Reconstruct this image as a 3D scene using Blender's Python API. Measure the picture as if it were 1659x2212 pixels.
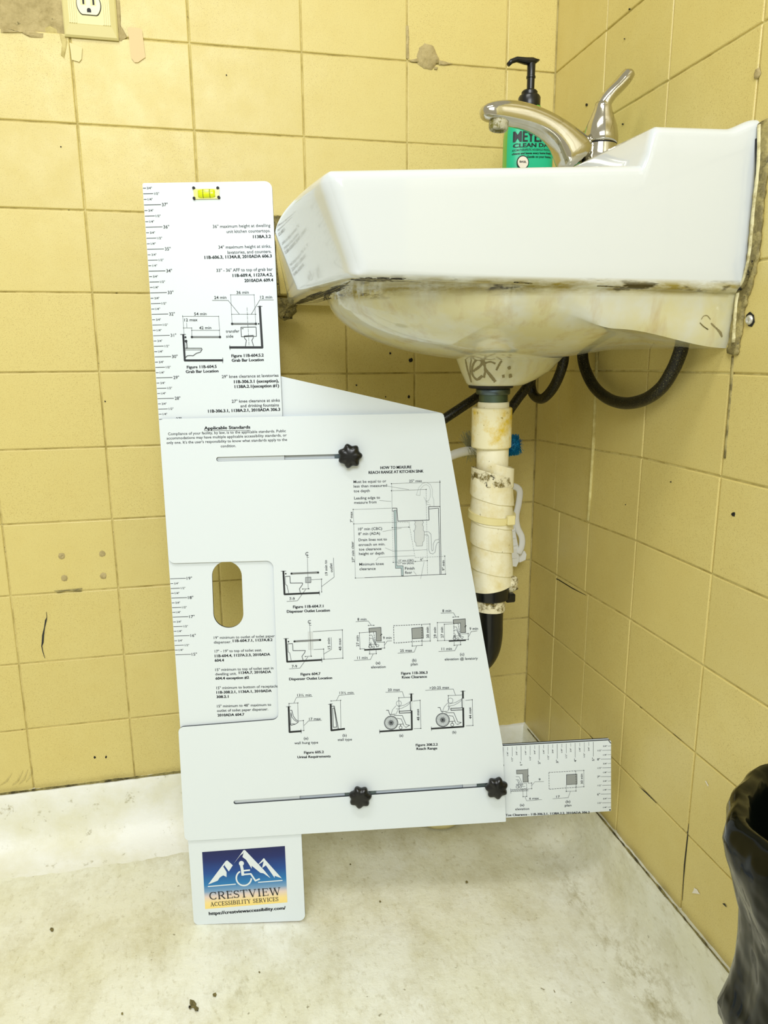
import bpy, bmesh, math, random
from mathutils import Vector, Matrix, noise
from mathutils.bvhtree import BVHTree
random.seed(7)
for o in list(bpy.data.objects): bpy.data.objects.remove(o)
SC = bpy.context.scene
COL = SC.collection
S = 0.0254                       # everything is laid out in inches, floor z=0, room corner x=0 y=0
def V(*a): return Vector(a)

# ---------------------------------------------------------------- camera
F_PX = 1564.354
CAM = V(-20.2802, -43.9108, 30.242)
def cam_axes(yaw, pitch, roll):
    f = V(math.sin(yaw)*math.cos(pitch), math.cos(yaw)*math.cos(pitch), -math.sin(pitch))
    r = V(math.cos(yaw), -math.sin(yaw), 0); u = r.cross(f)
    return r*math.cos(roll)+u*math.sin(roll), -r*math.sin(roll)+u*math.cos(roll), f
CR, CU, CF = cam_axes(0.2183, 0.2142, -0.0064)
cd = bpy.data.cameras.new('camera'); cam = bpy.data.objects.new('camera', cd); COL.objects.link(cam)
cam.matrix_world = Matrix(((CR.x, CU.x, -CF.x, CAM.x*S), (CR.y, CU.y, -CF.y, CAM.y*S), (CR.z, CU.z, -CF.z, CAM.z*S), (0, 0, 0, 1)))
cd.sensor_fit = 'VERTICAL'; cd.sensor_height = 36; cd.lens = 36*F_PX/2212; cd.clip_start = 0.02
SC.camera = cam
# ---------------------------------------------------------------- world, lamps, exposure
SC.view_settings.view_transform = 'Standard'; SC.view_settings.look = 'None'
SC.view_settings.gamma = 1; SC.view_settings.use_curve_mapping = False
SC.view_settings.exposure = -0.2
W = bpy.data.worlds.new('world'); SC.world = W; W.use_nodes = True
W.node_tree.nodes['Background'].inputs[0].default_value = (1.0, 0.94, 0.72, 1)
W.node_tree.nodes['Background'].inputs[1].default_value = 0.62
def area(name, loc, target, sx, sy, power, color):
    ld = bpy.data.lights.new(name, 'AREA'); ld.shape = 'RECTANGLE'; ld.size = sx*S; ld.size_y = sy*S
    ld.energy = power; ld.color = color
    o = bpy.data.objects.new(name, ld); COL.objects.link(o); o.location = V(*loc)*S
    d = (V(*target)-V(*loc)); o.rotation_euler = d.to_track_quat('-Z', 'Y').to_euler()
    return o
area('area_lamp', (-32, -92, 72), (-20, -4, 22), 46, 30, 37, (0.945, 0.98, 1.0))
area('area_lamp', (-34, -46, 96), (-32, -40, 0), 40, 14, 17, (1.0, 0.99, 0.95))  # added overhead fill to brighten the floor; no such fitting is in view

# ---------------------------------------------------------------- helpers
def lin(c):
    return tuple(((v/255)/12.92 if v/255 <= .04045 else ((v/255+.055)/1.055)**2.4) for v in c)+(1,)
def ray(x, y): return (CF + CR*((x-829.5)/F_PX) - CU*((y-1106)/F_PX)).normalized()
def PX(x, y, ax, val):
    "point of the plane ax=val (inches) that the photograph shows at pixel x,y"
    d = ray(x, y); i = 'xyz'.index(ax); t = (val-CAM[i])/d[i]; return CAM+d*t
def mesh_obj(name, verts, faces, mats, parent=None, smooth=False, mi=None, kind=None, label=None):
    me = bpy.data.meshes.new(name)
    me.from_pydata([tuple(Vector(v)*S) for v in verts], [], faces)
    if not isinstance(mats, (list, tuple)): mats = [mats]
    for m in mats: me.materials.append(m)
    if mi: me.polygons.foreach_set('material_index', mi)
    if smooth: me.polygons.foreach_set('use_smooth', [True]*len(me.polygons))
    me.update()
    bm = bmesh.new(); bm.from_mesh(me); bmesh.ops.recalc_face_normals(bm, faces=bm.faces); bm.to_mesh(me); bm.free()
    o = bpy.data.objects.new(name, me); COL.objects.link(o)
    if parent:
        o.parent = parent; o.matrix_parent_inverse = parent.matrix_world.inverted()
    if kind: o['kind'] = kind
    if label: o['label'] = label
    return o
def auto_smooth(o, ang=40):
    me = o.data; me.polygons.foreach_set('use_smooth', [True]*len(me.polygons))
    bm = bmesh.new(); bm.from_mesh(me); a = math.radians(ang)
    for e in bm.edges:
        if len(e.link_faces) == 2 and e.calc_face_angle(0) > a: e.smooth = False
    bm.to_mesh(me); bm.free()
def thing(name, label, cat, loc=(0, 0, 0), group=None):
    o = bpy.data.objects.new(name, None); COL.objects.link(o); o.empty_display_size = .02
    o.location = V(*loc)*S; o['label'] = label; o['category'] = cat
    if group: o['group'] = group
    bpy.context.view_layer.update()
    return o
def tag(o, label, cat, group=None):
    o['label'] = label; o['category'] = cat
    if group: o['group'] = group
    return o
def box(p0, p1):
    x0, y0, z0 = p0; x1, y1, z1 = p1
    v = [(x0,y0,z0),(x1,y0,z0),(x1,y1,z0),(x0,y1,z0),(x0,y0,z1),(x1,y0,z1),(x1,y1,z1),(x0,y1,z1)]
    return v, [(0,1,2,3),(4,5,6,7),(0,1,5,4),(1,2,6,5),(2,3,7,6),(3,0,4,7)]
class MB:
    def __init__(s): s.v = []; s.f = []; s.m = []
    def add(s, v, f, m=0):
        b = len(s.v); s.v += [Vector(p) for p in v]; s.f += [tuple(i+b for i in q) for q in f]; s.m += [m]*len(f)
    def box(s, p0, p1, m=0): s.add(*box(p0, p1), m)
    def build(s, name, mats, parent=None, smooth=False, auto=None, **k):
        o = mesh_obj(name, s.v, s.f, mats, parent, smooth, mi=s.m, **k)
        if auto: auto_smooth(o, auto)
        return o
def tube(pts, rads, n=16, caps=True, flat=None, up=None):
    "swept tube; rads number, list of numbers or list of (ra, rb)"
    pts = [Vector(p) for p in pts]
    v = []; f = []
    ref = up or V(0.123, 0.456, 0.88).normalized(); a = None
    for i, p in enumerate(pts):
        t = (pts[min(i+1, len(pts)-1)]-pts[max(i-1, 0)]).normalized()
        if a is None or up: a = (ref - t*ref.dot(t)).normalized()
        else: a = (a - t*a.dot(t)).normalized()
        b = t.cross(a)
        r = rads[i] if isinstance(rads, list) else rads
        ra, rb = r if isinstance(r, tuple) else (r, r)
        for k in range(n):
            th = 2*math.pi*k/n; v.append(p + a*ra*math.cos(th) + b*rb*math.sin(th))
    for i in range(len(pts)-1):
        for k in range(n): f.append((i*n+k, i*n+(k+1) % n, (i+1)*n+(k+1) % n, (i+1)*n+k))
    if caps: f.append(tuple(range(n))); f.append(tuple((len(pts)-1)*n+k for k in range(n)))
    return v, f
def lathe(c, prof, n=32, caps=True, axis=(0, 0, 1), rf=None):
    "prof list of (radius, height) along the axis from c"
    ax = Vector(axis).normalized(); a = V(1, 0, 0) if abs(ax.x) < .9 else V(0, 1, 0); a = (a-ax*a.dot(ax)).normalized(); b = ax.cross(a)
    v = []; f = []; c = Vector(c)
    for r, h in prof:
        for k in range(n):
            th = 2*math.pi*k/n; rr = r*(rf(th, h) if rf else 1)
            v.append(c+ax*h+a*rr*math.cos(th)+b*rr*math.sin(th))
    for i in range(len(prof)-1):
        for k in range(n): f.append((i*n+k, i*n+(k+1) % n, (i+1)*n+(k+1) % n, (i+1)*n+k))
    if caps: f.append(tuple(range(n))); f.append(tuple((len(prof)-1)*n+k for k in range(n)))
    return v, f
def spline(pts, k=6):
    "Catmull-Rom through pts"
    P = [Vector(p) for p in pts]; P = [P[0]*2-P[1]]+P+[P[-1]*2-P[-2]]; o = []
    for i in range(1, len(P)-2):
        for j in range(k):
            t = j/k; a, b, c, d = P[i-1:i+3]
            o.append(.5*((2*b)+(c-a)*t+(2*a-5*b+4*c-d)*t*t+(3*b-a-3*c+d)*t**3))
    o.append(P[-2]); return o

# ---------------------------------------------------------------- materials
def new_mat(name):
    m = bpy.data.materials.new(name); m.use_nodes = True; nt = m.node_tree
    return m, nt, nt.nodes['Principled BSDF']
def plain(name, c, rough=.5, metal=0, **k):
    m, nt, b = new_mat(name); b.inputs['Base Color'].default_value = lin(c); b.inputs['Roughness'].default_value = rough
    b.inputs['Metallic'].default_value = metal
    for kk, vv in k.items(): b.inputs[kk].default_value = vv
    return m
def N(nt, t, **k):
    n = nt.nodes.new(t)
    for a, b in k.items():
        if a in n.inputs: n.inputs[a].default_value = b
        else: setattr(n, a, b)
    return n
def geo_pos(nt, scale=1, sc3=None):
    g = N(nt, 'ShaderNodeNewGeometry'); mp = N(nt, 'ShaderNodeMapping')
    mp.inputs['Scale'].default_value = sc3 or (scale, scale, scale); nt.links.new(g.outputs['Position'], mp.inputs['Vector'])
    return mp.outputs['Vector']
def noise_ramp(nt, vec, scale, p0, p1, detail=4, rough=.6):
    n = N(nt, 'ShaderNodeTexNoise', Scale=scale, Detail=detail, Roughness=rough); nt.links.new(vec, n.inputs['Vector'])
    r = N(nt, 'ShaderNodeMapRange'); r.inputs['From Min'].default_value = p0; r.inputs['From Max'].default_value = p1
    nt.links.new(n.outputs['Fac'], r.inputs['Value']); return r.outputs['Result']
def mix(nt, fac, a, b, blend='MIX'):
    m = N(nt, 'ShaderNodeMix', data_type='RGBA', blend_type=blend)
    for i, val in ((6, a), (7, b)):
        if isinstance(val, tuple): m.inputs[i].default_value = val
        else: nt.links.new(val, m.inputs[i])
    if isinstance(fac, (int, float)): m.inputs[0].default_value = fac
    else: nt.links.new(fac, m.inputs[0])
    return m.outputs[2]
def mul(nt, a, b):
    m = N(nt, 'ShaderNodeMath', operation='MULTIPLY')
    for i, val in ((0, a), (1, b)):
        if isinstance(val, (int, float)): m.inputs[i].default_value = val
        else: nt.links.new(val, m.inputs[i])
    return m.outputs[0]
def bump(nt, b, h, strength=.2, dist=.001):
    n = N(nt, 'ShaderNodeBump', Strength=strength, Distance=dist); nt.links.new(h, n.inputs['Height']); nt.links.new(n.outputs[0], b.inputs['Normal'])

def tile_mat(name, c, var=.05, fleck=.5):
    m, nt, b = new_mat(name); vec = geo_pos(nt)
    oi = N(nt, 'ShaderNodeObjectInfo')
    r = N(nt, 'ShaderNodeMapRange'); r.inputs['To Min'].default_value = 1-var; r.inputs['To Max'].default_value = 1.0
    nt.links.new(oi.outputs['Random'], r.inputs['Value'])
    hsv = N(nt, 'ShaderNodeHueSaturation'); hsv.inputs['Color'].default_value = lin(c); nt.links.new(r.outputs[0], hsv.inputs['Value'])
    cloud = noise_ramp(nt, vec, 22, .3, .75, 5)
    col = mix(nt, mul(nt, cloud, .22), hsv.outputs[0], lin((c[0]*.93, c[1]*.88, c[2]*.72)))
    f1 = noise_ramp(nt, vec, 1150, .58, .68, 2, .5)
    f2 = noise_ramp(nt, vec, 700, .66, .73, 2, .5)
    col = mix(nt, mul(nt, f1, fleck), col, lin((160, 130, 60)))
    col = mix(nt, mul(nt, f2, fleck), col, lin((138, 104, 44)))
    nt.links.new(col, b.inputs['Base Color'])
    rr = N(nt, 'ShaderNodeMapRange'); rr.inputs['To Min'].default_value = .34; rr.inputs['To Max'].default_value = .48
    nt.links.new(cloud, rr.inputs['Value']); nt.links.new(rr.outputs[0], b.inputs['Roughness'])
    bump(nt, b, noise_ramp(nt, vec, 60, 0, 1, 3), .25, .0008)
    return m
M = {}
M['tile'] = tile_mat('glazed straw tile', (221, 206, 134))
def stained(name, c1, c2, scale, p0, p1, rough=.6, c3=None, s3=200, q0=.6, q1=.75, bs=.3, bd=.002, sc3=None):
    m, nt, b = new_mat(name); vec = geo_pos(nt, 1, sc3)
    col = mix(nt, noise_ramp(nt, vec, scale, p0, p1, 6, .7), lin(c1), lin(c2))
    if c3: col = mix(nt, noise_ramp(nt, vec, s3, q0, q1, 5, .7), col, lin(c3))
    nt.links.new(col, b.inputs['Base Color']); b.inputs['Roughness'].default_value = rough
    bump(nt, b, noise_ramp(nt, vec, scale*3, 0, 1, 6), bs, bd)
    return m
M['grout'] = stained('grout', (212, 198, 134), (166, 150, 84), 30, .42, .66, .8, (84, 74, 36), 45, .64, .70)
M['grout_pale'] = stained('pale grout', (224, 214, 150), (186, 170, 100), 40, .4, .65, .8)
M['mortar'] = stained('mortar', (200, 184, 134), (164, 148, 100), 40, .35, .65, .9, (118, 108, 70), 120, .62, .72, .7, .003)
M['grime_pale'] = stained('pale floor grime', (196, 190, 138), (166, 156, 96), 60, .4, .6, .7)
M['mould'] = plain('black mould', (44, 38, 18), .7)
M['grime'] = stained('floor grime', (176, 168, 104), (142, 132, 66), 60, .4, .6, .7)
M['mortar_dark'] = stained('crumbled mortar', (158, 146, 92), (96, 90, 54), 90, .35, .65, .9, (28, 26, 16), 120, .55, .62, .9, .005)
M['caulk'] = stained('dirty caulk', (170, 158, 100), (112, 102, 60), 70, .4, .6, .6, (64, 58, 34), 130, .6, .7, .5, .002)
M['caulk_pale'] = stained('pale caulk', (226, 220, 176), (170, 158, 104), 90, .45, .65, .6)
def floor_mat():
    m, nt, b = new_mat('painted floor'); vec = geo_pos(nt)
    sv = geo_pos(nt, 1, (1.0, .6, 1.0))
    col = mix(nt, noise_ramp(nt, vec, 5, .35, .7, 5), lin((246, 249, 242)), lin((232, 232, 206)))
    col = mix(nt, mul(nt, noise_ramp(nt, sv, 18, .45, .85, 8, .75), .62), col, lin((172, 160, 92)))
    col = mix(nt, mul(nt, noise_ramp(nt, sv, 130, .55, .75, 5, .7), .42), col, lin((150, 138, 74)))
    col = mix(nt, mul(nt, noise_ramp(nt, vec, 110, .72, .76, 3, .5), .6), col, lin((110, 98, 50)))
    for cx_, cy_, rx_, ry_, am in ((-1.6, -17.5, 1.3, 4.2, .95), (-2.0, -11.5, .8, 4.5, .6), (-24.6, -2.0, 4.0, 1.2, .5), (-21, -13.5, 2.6, 1.0, .5)):
        g = N(nt, 'ShaderNodeNewGeometry'); mp = N(nt, 'ShaderNodeMapping', vector_type='POINT')
        mp.inputs['Location'].default_value = (-cx_/rx_, -cy_/ry_, 0); mp.inputs['Scale'].default_value = (1/(S*rx_), 1/(S*ry_), 0)
        nt.links.new(g.outputs['Position'], mp.inputs['Vector']); ln_ = N(nt, 'ShaderNodeVectorMath', operation='LENGTH'); nt.links.new(mp.outputs[0], ln_.inputs[0])
        rg_ = N(nt, 'ShaderNodeMapRange'); rg_.inputs['From Min'].default_value = 1.1; rg_.inputs['From Max'].default_value = .1; nt.links.new(ln_.outputs['Value'], rg_.inputs['Value'])
        col = mix(nt, mul(nt, mul(nt, rg_.outputs[0], noise_ramp(nt, geo_pos(nt, 1, (1, .45, 1)), 75, .46, .66, 8, .75)), am), col, lin((150, 140, 78)))
    nt.links.new(col, b.inputs['Base Color']); b.inputs['Roughness'].default_value = .42
    bump(nt, b, noise_ramp(nt, vec, 70, .2, .8, 8, .7), .5, .0022)
    return m
M['floor'] = floor_mat()
def cove_mat():
    m, nt, b = new_mat('painted cove'); vec = geo_pos(nt)
    col = mix(nt, noise_ramp(nt, vec, 12, .4, .7, 6), lin((242, 244, 240)), lin((228, 227, 204)))
    col = mix(nt, mul(nt, noise_ramp(nt, vec, 45, .60, .7, 6, .7), .7), col, lin((140, 130, 78)))
    nt.links.new(col, b.inputs['Base Color']); b.inputs['Roughness'].default_value = .42
    bump(nt, b, noise_ramp(nt, vec, 60, .2, .8, 7), .5, .002); return m
M['cove'] = cove_mat()
M['cove_edge'] = stained('scuffed paint edge', (150, 140, 84), (60, 54, 26), 60, .4, .6, .8)
M['sheet'] = plain('white plastic sheet', (222, 232, 240), .34)
M['sheet_core'] = plain('dark sheet core', (52, 58, 64), .5)
M['ink'] = plain('black print', (22, 28, 34), .5)
M['ink_grey'] = plain('grey print', (150, 156, 158), .5)
M['ink_light'] = plain('light grey print', (206, 214, 220), .5)
M['ink_blue'] = plain('blue grey print', (168, 190, 198), .5)
M['ink_thin'] = plain('thin grey line print', (92, 98, 104), .5)
M['black_plastic'] = plain('black plastic', (12, 14, 16), .28)
M['rubber'] = plain('black rubber', (14, 14, 14), .5)
M['steel_grey'] = plain('grey metal', (96, 110, 118), .35, 1)
M['chrome'] = stained('chrome', (196, 192, 176), (206, 204, 196), 30, .5, .65, .1, (150, 138, 98), 120, .66, .78, .05, .0003)
M['chrome'].node_tree.nodes['Principled BSDF'].inputs['Metallic'].default_value = 1
M['white_metal'] = plain('worn zinc', (214, 214, 206), .3, .6)
M['limescale'] = stained('limescale metal', (190, 186, 160), (120, 116, 50), 180, .45, .58, .4)
M['dark_gap'] = plain('dark gap', (10, 10, 8), .6)
M['vial'] = plain('yellow vial liquid', (214, 226, 20), .12)
M['vial_clear'] = plain('clear acrylic', (226, 228, 150), .08)
M['bubble'] = plain('vial bubble', (222, 232, 150), .1)
def porcelain():
    m, nt, b = new_mat('porcelain'); vec = geo_pos(nt)
    g = N(nt, 'ShaderNodeNewGeometry'); sp = N(nt, 'ShaderNodeSeparateXYZ'); nt.links.new(g.outputs['Position'], sp.inputs[0])
    # yellower tint below the apron edge, and grime along it (height band of its own, world inches)
    def band(z0, z1, a=0., c=1.):
        r = N(nt, 'ShaderNodeMapRange'); r.inputs['From Min'].default_value = z0*S; r.inputs['From Max'].default_value = z1*S
        r.inputs['To Min'].default_value = a; r.inputs['To Max'].default_value = c; nt.links.new(sp.outputs[2], r.inputs['Value']); return r.outputs[0]
    yel = mul(nt, band(33.0, 32.6), noise_ramp(nt, vec, 14, .25, .6, 4))
    col = mix(nt, mul(nt, yel, .75), lin((214, 221, 227)), lin((212, 204, 140)))
    edge = mul(nt, band(33.0, 32.75), band(32.35, 32.65))
    col = mix(nt, mul(nt, edge, noise_ramp(nt, geo_pos(nt, 1, (.5, .5, 2)), 60, .35, .6, 6)), col, lin((150, 136, 62)))
    col = mix(nt, mul(nt, edge, noise_ramp(nt, geo_pos(nt, 1, (.45, .45, 2)), 40, .56, .62, 6)), col, lin((52, 44, 18)))
    st = noise_ramp(nt, geo_pos(nt, 1, (1.2, 1.2, .18)), 45, .52, .75, 5)
    col = mix(nt, mul(nt, mul(nt, st, band(32.8, 32.2)), .5), col, lin((178, 150, 92)))
    nt.links.new(col, b.inputs['Base Color']); b.inputs['Roughness'].default_value = .12
    b.inputs['Coat Weight'].default_value = .5; b.inputs['Coat Roughness'].default_value = .04
    return m
M['porcelain'] = porcelain()
M['marker'] = plain('brown marker ink', (142, 132, 92), .6)
M['wrap'] = stained('white pipe tape', (240, 236, 210), (222, 208, 150), 26, .45, .7, .5, (120, 108, 52), 150, .66, .72)
M['wrap_yellow'] = stained('yellowed pipe tape', (238, 232, 196), (220, 190, 60), 22, .42, .6, .5, (150, 130, 50), 150, .64, .72)
M['foam'] = stained('crumbling foam', (232, 226, 196), (120, 106, 52), 100, .48, .6, .8, (34, 28, 16), 110, .6, .66)
M['zip'] = plain('yellowed nylon', (232, 222, 166), .4)
M['thread'] = plain('tarnished threads', (92, 110, 96), .4, .8)
M['white_plastic'] = plain('white plastic', (248, 250, 250), .3)
M['teal_bristle'] = plain('blue bristles', (24, 140, 190), .6)
M['pale_bristle'] = plain('pale bristles', (170, 172, 140), .6)
M['ivory'] = plain('ivory plastic', (222, 212, 150), .35)
M['ivory_light'] = plain('light ivory plastic', (236, 232, 196), .35)
M['tape'] = plain('aged masking tape', (226, 200, 150), .6)
M['tape_pale'] = plain('pale masking tape', (228, 216, 160), .6)
def braid():
    m, nt, b = new_mat('braided hose'); vec = geo_pos(nt)
    w = N(nt, 'ShaderNodeTexChecker', Scale=900); nt.links.new(vec, w.inputs['Vector'])
    col = mix(nt, w.outputs['Fac'], lin((16, 16, 14)), lin((40, 38, 28)))
    col = mix(nt, noise_ramp(nt, vec, 900, .62, .7, 1), col, lin((120, 116, 70)))
    nt.links.new(col, b.inputs['Base Color']); b.inputs['Roughness'].default_value = .35; b.inputs['Metallic'].default_value = .3
    bump(nt, b, w.outputs['Fac'], .8, .001); return m
M['braid'] = braid()
def bag():
    m, nt, b = new_mat('black bin bag'); vec = geo_pos(nt)
    b.inputs['Base Color'].default_value = lin((6, 9, 6)); b.inputs['Roughness'].default_value = .14; b.inputs['Specular IOR Level'].default_value = .18
    bump(nt, b, noise_ramp(nt, vec, 12, .2, .8, 3), .32, .02); return m
M['bag'] = bag()
M['teal_label'] = plain('green label', (24, 186, 140), .4)
M['green_edge'] = plain('green bottle', (96, 178, 60), .25)
M['cream'] = plain('cream print', (238, 232, 220), .5)
def logo_mat():
    m, nt, b = new_mat('logo background'); tc = N(nt, 'ShaderNodeTexCoord'); sp = N(nt, 'ShaderNodeSeparateXYZ')
    nt.links.new(tc.outputs['UV'], sp.inputs[0]); r = N(nt, 'ShaderNodeValToRGB'); cr = r.color_ramp
    cr.elements[0].position = 0; cr.elements[0].color = lin((246, 220, 130)); cr.elements[1].position = 1; cr.elements[1].color = lin((10, 22, 84))
    for p, c in ((.10, (245, 222, 150)), (.21, (226, 208, 200)), (.30, (120, 160, 200)), (.42, (30, 120, 184)), (.62, (14, 72, 150)), (.84, (12, 34, 104))):
        e = cr.elements.new(p); e.color = lin(c)
    nt.links.new(sp.outputs[1], r.inputs[0]); nt.links.new(r.outputs[0], b.inputs['Base Color']); b.inputs['Roughness'].default_value = .4; return m
M['logo'] = logo_mat()

# ---------------------------------------------------------------- floor and coved skirting
REC = 0.8                                   # the tiling under the basin sits this far back
XL, YF, ZT = -64, -72, 62                   # extent of the modelled corner
def hz(x, y, a=.03): return a*noise.noise(V(x*.25, y*.25, 1.3))
mb = MB(); nx, ny = 90, 90
vs = []; fs = []
for i in range(nx+1):
    for j in range(ny+1):
        x = XL+(0-XL)*i/nx; y = YF+(REC-YF)*j/ny
        vs.append((x, y, hz(x, y)))
for i in range(nx):
    for j in range(ny):
        a = i*(ny+1)+j; fs.append((a, a+1, a+ny+2, a+ny+1))
fl = mesh_obj('floor', vs, fs, M['floor'], smooth=True, kind='structure')
COVE = [(2.9, -.03), (2.4, .02), (1.8, .12), (1.2, .38), (.75, .8), (.42, 1.4), (.28, 2.2), (.24, 3.2), (.22, 3.95), (.14, 4.1), (-.3, 4.12)]
def cove(name, pts, into):
    "skirting strip along pts (2-D), profile offset along into"
    v = []; f = []; n = len(COVE)
    for k, (px, py) in enumerate(pts):
        for q, (d, z) in enumerate(COVE):
            j = .06*noise.noise(V(px*1.3, py*1.3, q*.1)) + .05*noise.noise(V(px*5, py*5, 3))
            dd = d+j*.5*(q > 3); zz = z+(j if q > 6 else j*.3)
            v.append((px+into[0]*dd, py+into[1]*dd, zz))
    for k in range(len(pts)-1):
        for q in range(n-1): f.append((k*n+q, k*n+q+1, (k+1)*n+q+1, (k+1)*n+q))
    o = mesh_obj(name, v, f, M['cove'], smooth=True, kind='structure'); return o
cl = cove('baseboard_left', [(XL+(0-XL)*i/220, 0 if XL+(0-XL)*i/220 < -17 else REC) for i in range(221)], (0, -1))
cr_ = cove('baseboard_right', [(0, YF+(REC-YF)*i/250) for i in range(251)], (-1, 0))
cr_.data.materials[0] = M['floor']
# dark scuffed line along the top of each skirting
def scuff(name, pts, parent):
    v = []; f = []
    for k, p in enumerate(pts):
        w = .05+.09*abs(noise.noise(V(p[0]*1.7, p[1]*1.7, 5)))+.05*random.random()
        p = Vector(p); v += [p+V(0, 0, -w*.6), p+V(0, 0, w)]
    for k in range(len(pts)-1):
        if noise.noise(V(pts[k][0]*.35, pts[k][1]*.35, 9)) > -.28: f.append((2*k, 2*k+1, 2*k+3, 2*k+2))
    return mesh_obj(name, v, f, M['cove_edge'], parent)
scuff('scuff_line', [(-40+i*.25, -.235-(0), 4.17) for i in range(92)], cl)
scuff('scuff_line', [(-.245, -30+i*.2, 4.17) for i in range(150)], cr_)

# ---------------------------------------------------------------- tiled walls
ROWS = [3.9, 8.15, 12.4, 16.65, 20.9, 25.15, 29.4, 33.65, 37.9, 42.15, 46.4, 50.65, 54.9, 59.15, 63.4]
TH = .22
def slab(name, boxes, m):
    mb = MB()
    for b in boxes: mb.box(*b)
    o = mb.build(name, m); o['kind'] = 'structure'; return o
G = .07
wl = slab('wall_left', [((XL, G, 0), (-16.95, 3, ZT)), ((-16.95, G, 33.65), (3, 3, ZT)), ((-16.95, REC+G, 0), (3, 3, 33.65))], M['grout'])
wr = slab('wall_right', [((G, YF, 0), (3, G, ZT)), ((G, G, 0), (3, REC+G, 33.65))], M['grout_pale'])
def tile(q, n, parent, m, gap=.038, name='tile'):
    "q four corners counter-clockwise seen from the room, n towards the room"
    q = [Vector(p) for p in q]; c = sum(q, Vector())/4; n = Vector(n)
    t1 = (q[1]-q[0]).normalized(); t2 = (q[3]-q[0]).normalized()
    off = random.uniform(-.012, .018); tx = random.uniform(-.0022, .0022); ty = random.uniform(-.0022, .0022)
    def corner(p, s1, s2, ins, d):
        p = p+t1*s1*ins+t2*s2*ins; r = p-c
        return p+n*(d+off+r.dot(t1)*tx+r.dot(t2)*ty)
    sg = ((1, 1), (-1, 1), (-1, -1), (1, -1)); v = []
    for ins, d in ((gap, -TH), (gap, -.045), (gap+.018, -.014), (gap+.055, 0)):
        for p, (a, b) in zip(q, sg): v.append(corner(p, a, b, ins, d))
    f = []
    for r in range(3):
        for k in range(4): f.append((r*4+k, r*4+(k+1) % 4, (r+1)*4+(k+1) % 4, (r+1)*4+k))
    f.append((12, 13, 14, 15))
    return mesh_obj(name, v, f, m, parent)
XS = [-3.08, -9.03, -14.98, -20.93, -26.87, -32.82, -38.77, -44.72, -50.67, -56.62, -62.5]
def left_tile(x0, x1, z0, z1, y=0, gap=.038): return tile([(x0, y, z0), (x1, y, z0), (x1, y, z1), (x0, y, z1)], (0, -1, 0), wl, M['tile'], gap)
for r in range(len(ROWS)-1):
    z0, z1 = ROWS[r], ROWS[r+1]
    if z0 > 58: continue
    if z1 < 33.7:
        xs = [-16.97]+XS[3:]
        rz = [3.9, 7.95, 12.15, 16.35, 20.42, 24.62, 29.1, 33.65]
        xr = [0, -4.1, -8.33, -12.62, -16.97]
        for k in range(4): left_tile(xr[k+1], xr[k], rz[r], rz[r+1], REC, .05)
    else: xs = [0]+XS
    for k in range(len(xs)-1):
        x0, x1 = xs[k+1], xs[k]
        if z0 > 46.3 and -39 < x1 < -26 and z0 < 50.5:
            continue                                   # tiles missing left of the socket: bare mortar
        left_tile(x0, x1, z0, z1)
def right_z(y, z):
    for zz, a in ((29.4, .25), (25.15, .5), (20.9, .48), (16.65, .32), (12.4, .25), (8.15, .2)):
        if abs(z-zz) < .01: return z-a*max(0, 1+(y-REC)/13.)
    return z
for r in range(len(ROWS)-1):
    z0, z1 = ROWS[r], ROWS[r+1]
    if z0 > 58: continue
    low = z1 < 33.7
    if low:
        ca = -2.35 if z0 > 20 else -3.15
        ys = [REC, ca, -6.88 if z0 > 16 else -7.28, -11.8, -17.72, -23.62, -29.5, -35.4]
    else: ys = [0, -5.9, -11.8, -17.7, -23.6, -29.5, -35.4]
    for k in range(len(ys)-1):
        y0, y1 = ys[k+1], ys[k]
        g = .04
        tile([(0, y1, right_z(y1, z0)), (0, y0, right_z(y0, z0)), (0, y0, right_z(y0, z1)), (0, y1, right_z(y1, z1))], (-1, 0, 0), wr, M['tile'], g)
# proud ridge of old grout running down the right wall under the basin
v, f = tube([PX(1292, 712, 'x', -.03), PX(1288, 830, 'x', -.04), PX(1282, 960, 'x', -.05), PX(1276, 1060, 'x', -.04), PX(1271, 1124, 'x', -.03)], [(.07, .1)]*5, 8)
mesh_obj('grout_ridge', v, f, M['grout_pale'], wr, True)

def blob(name, px, ax, val, parent, m, thick=.06, jit=2.5, sub=3, seed=1, plane_n=None):
    "irregular patch of material on a wall; outline given on the wall plane"
    rnd = random.Random(seed); pts = []
    n = len(px)
    for i in range(n):
        a = px[i]; b = px[(i+1) % n]
        for s in range(sub):
            t = s/sub; pts.append((a[0]+(b[0]-a[0])*t+rnd.uniform(-jit, jit), a[1]+(b[1]-a[1])*t+rnd.uniform(-jit, jit)))
    P = [PX(x, y, ax, val) for x, y in pts]; c = sum(P, Vector())/len(P)
    nn = {'y': V(0, -1, 0), 'x': V(-1, 0, 0), 'z': V(0, 0, 1)}[ax]
    v = [p for p in P]+[c+(p-c)*.82+nn*thick*(.7+.6*rnd.random()) for p in P]+[c+(p-c)*.4+nn*thick*(.6+.8*rnd.random()) for p in P]+[c+nn*thick]
    k = len(P); f = []
    for i in range(k):
        j = (i+1) % k; f += [(i, j, k+j, k+i), (k+i, k+j, 2*k+j, 2*k+i), (2*k+i, 2*k+j, 3*k)]
    return mesh_obj(name, v, f, m, parent, True)
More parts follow.
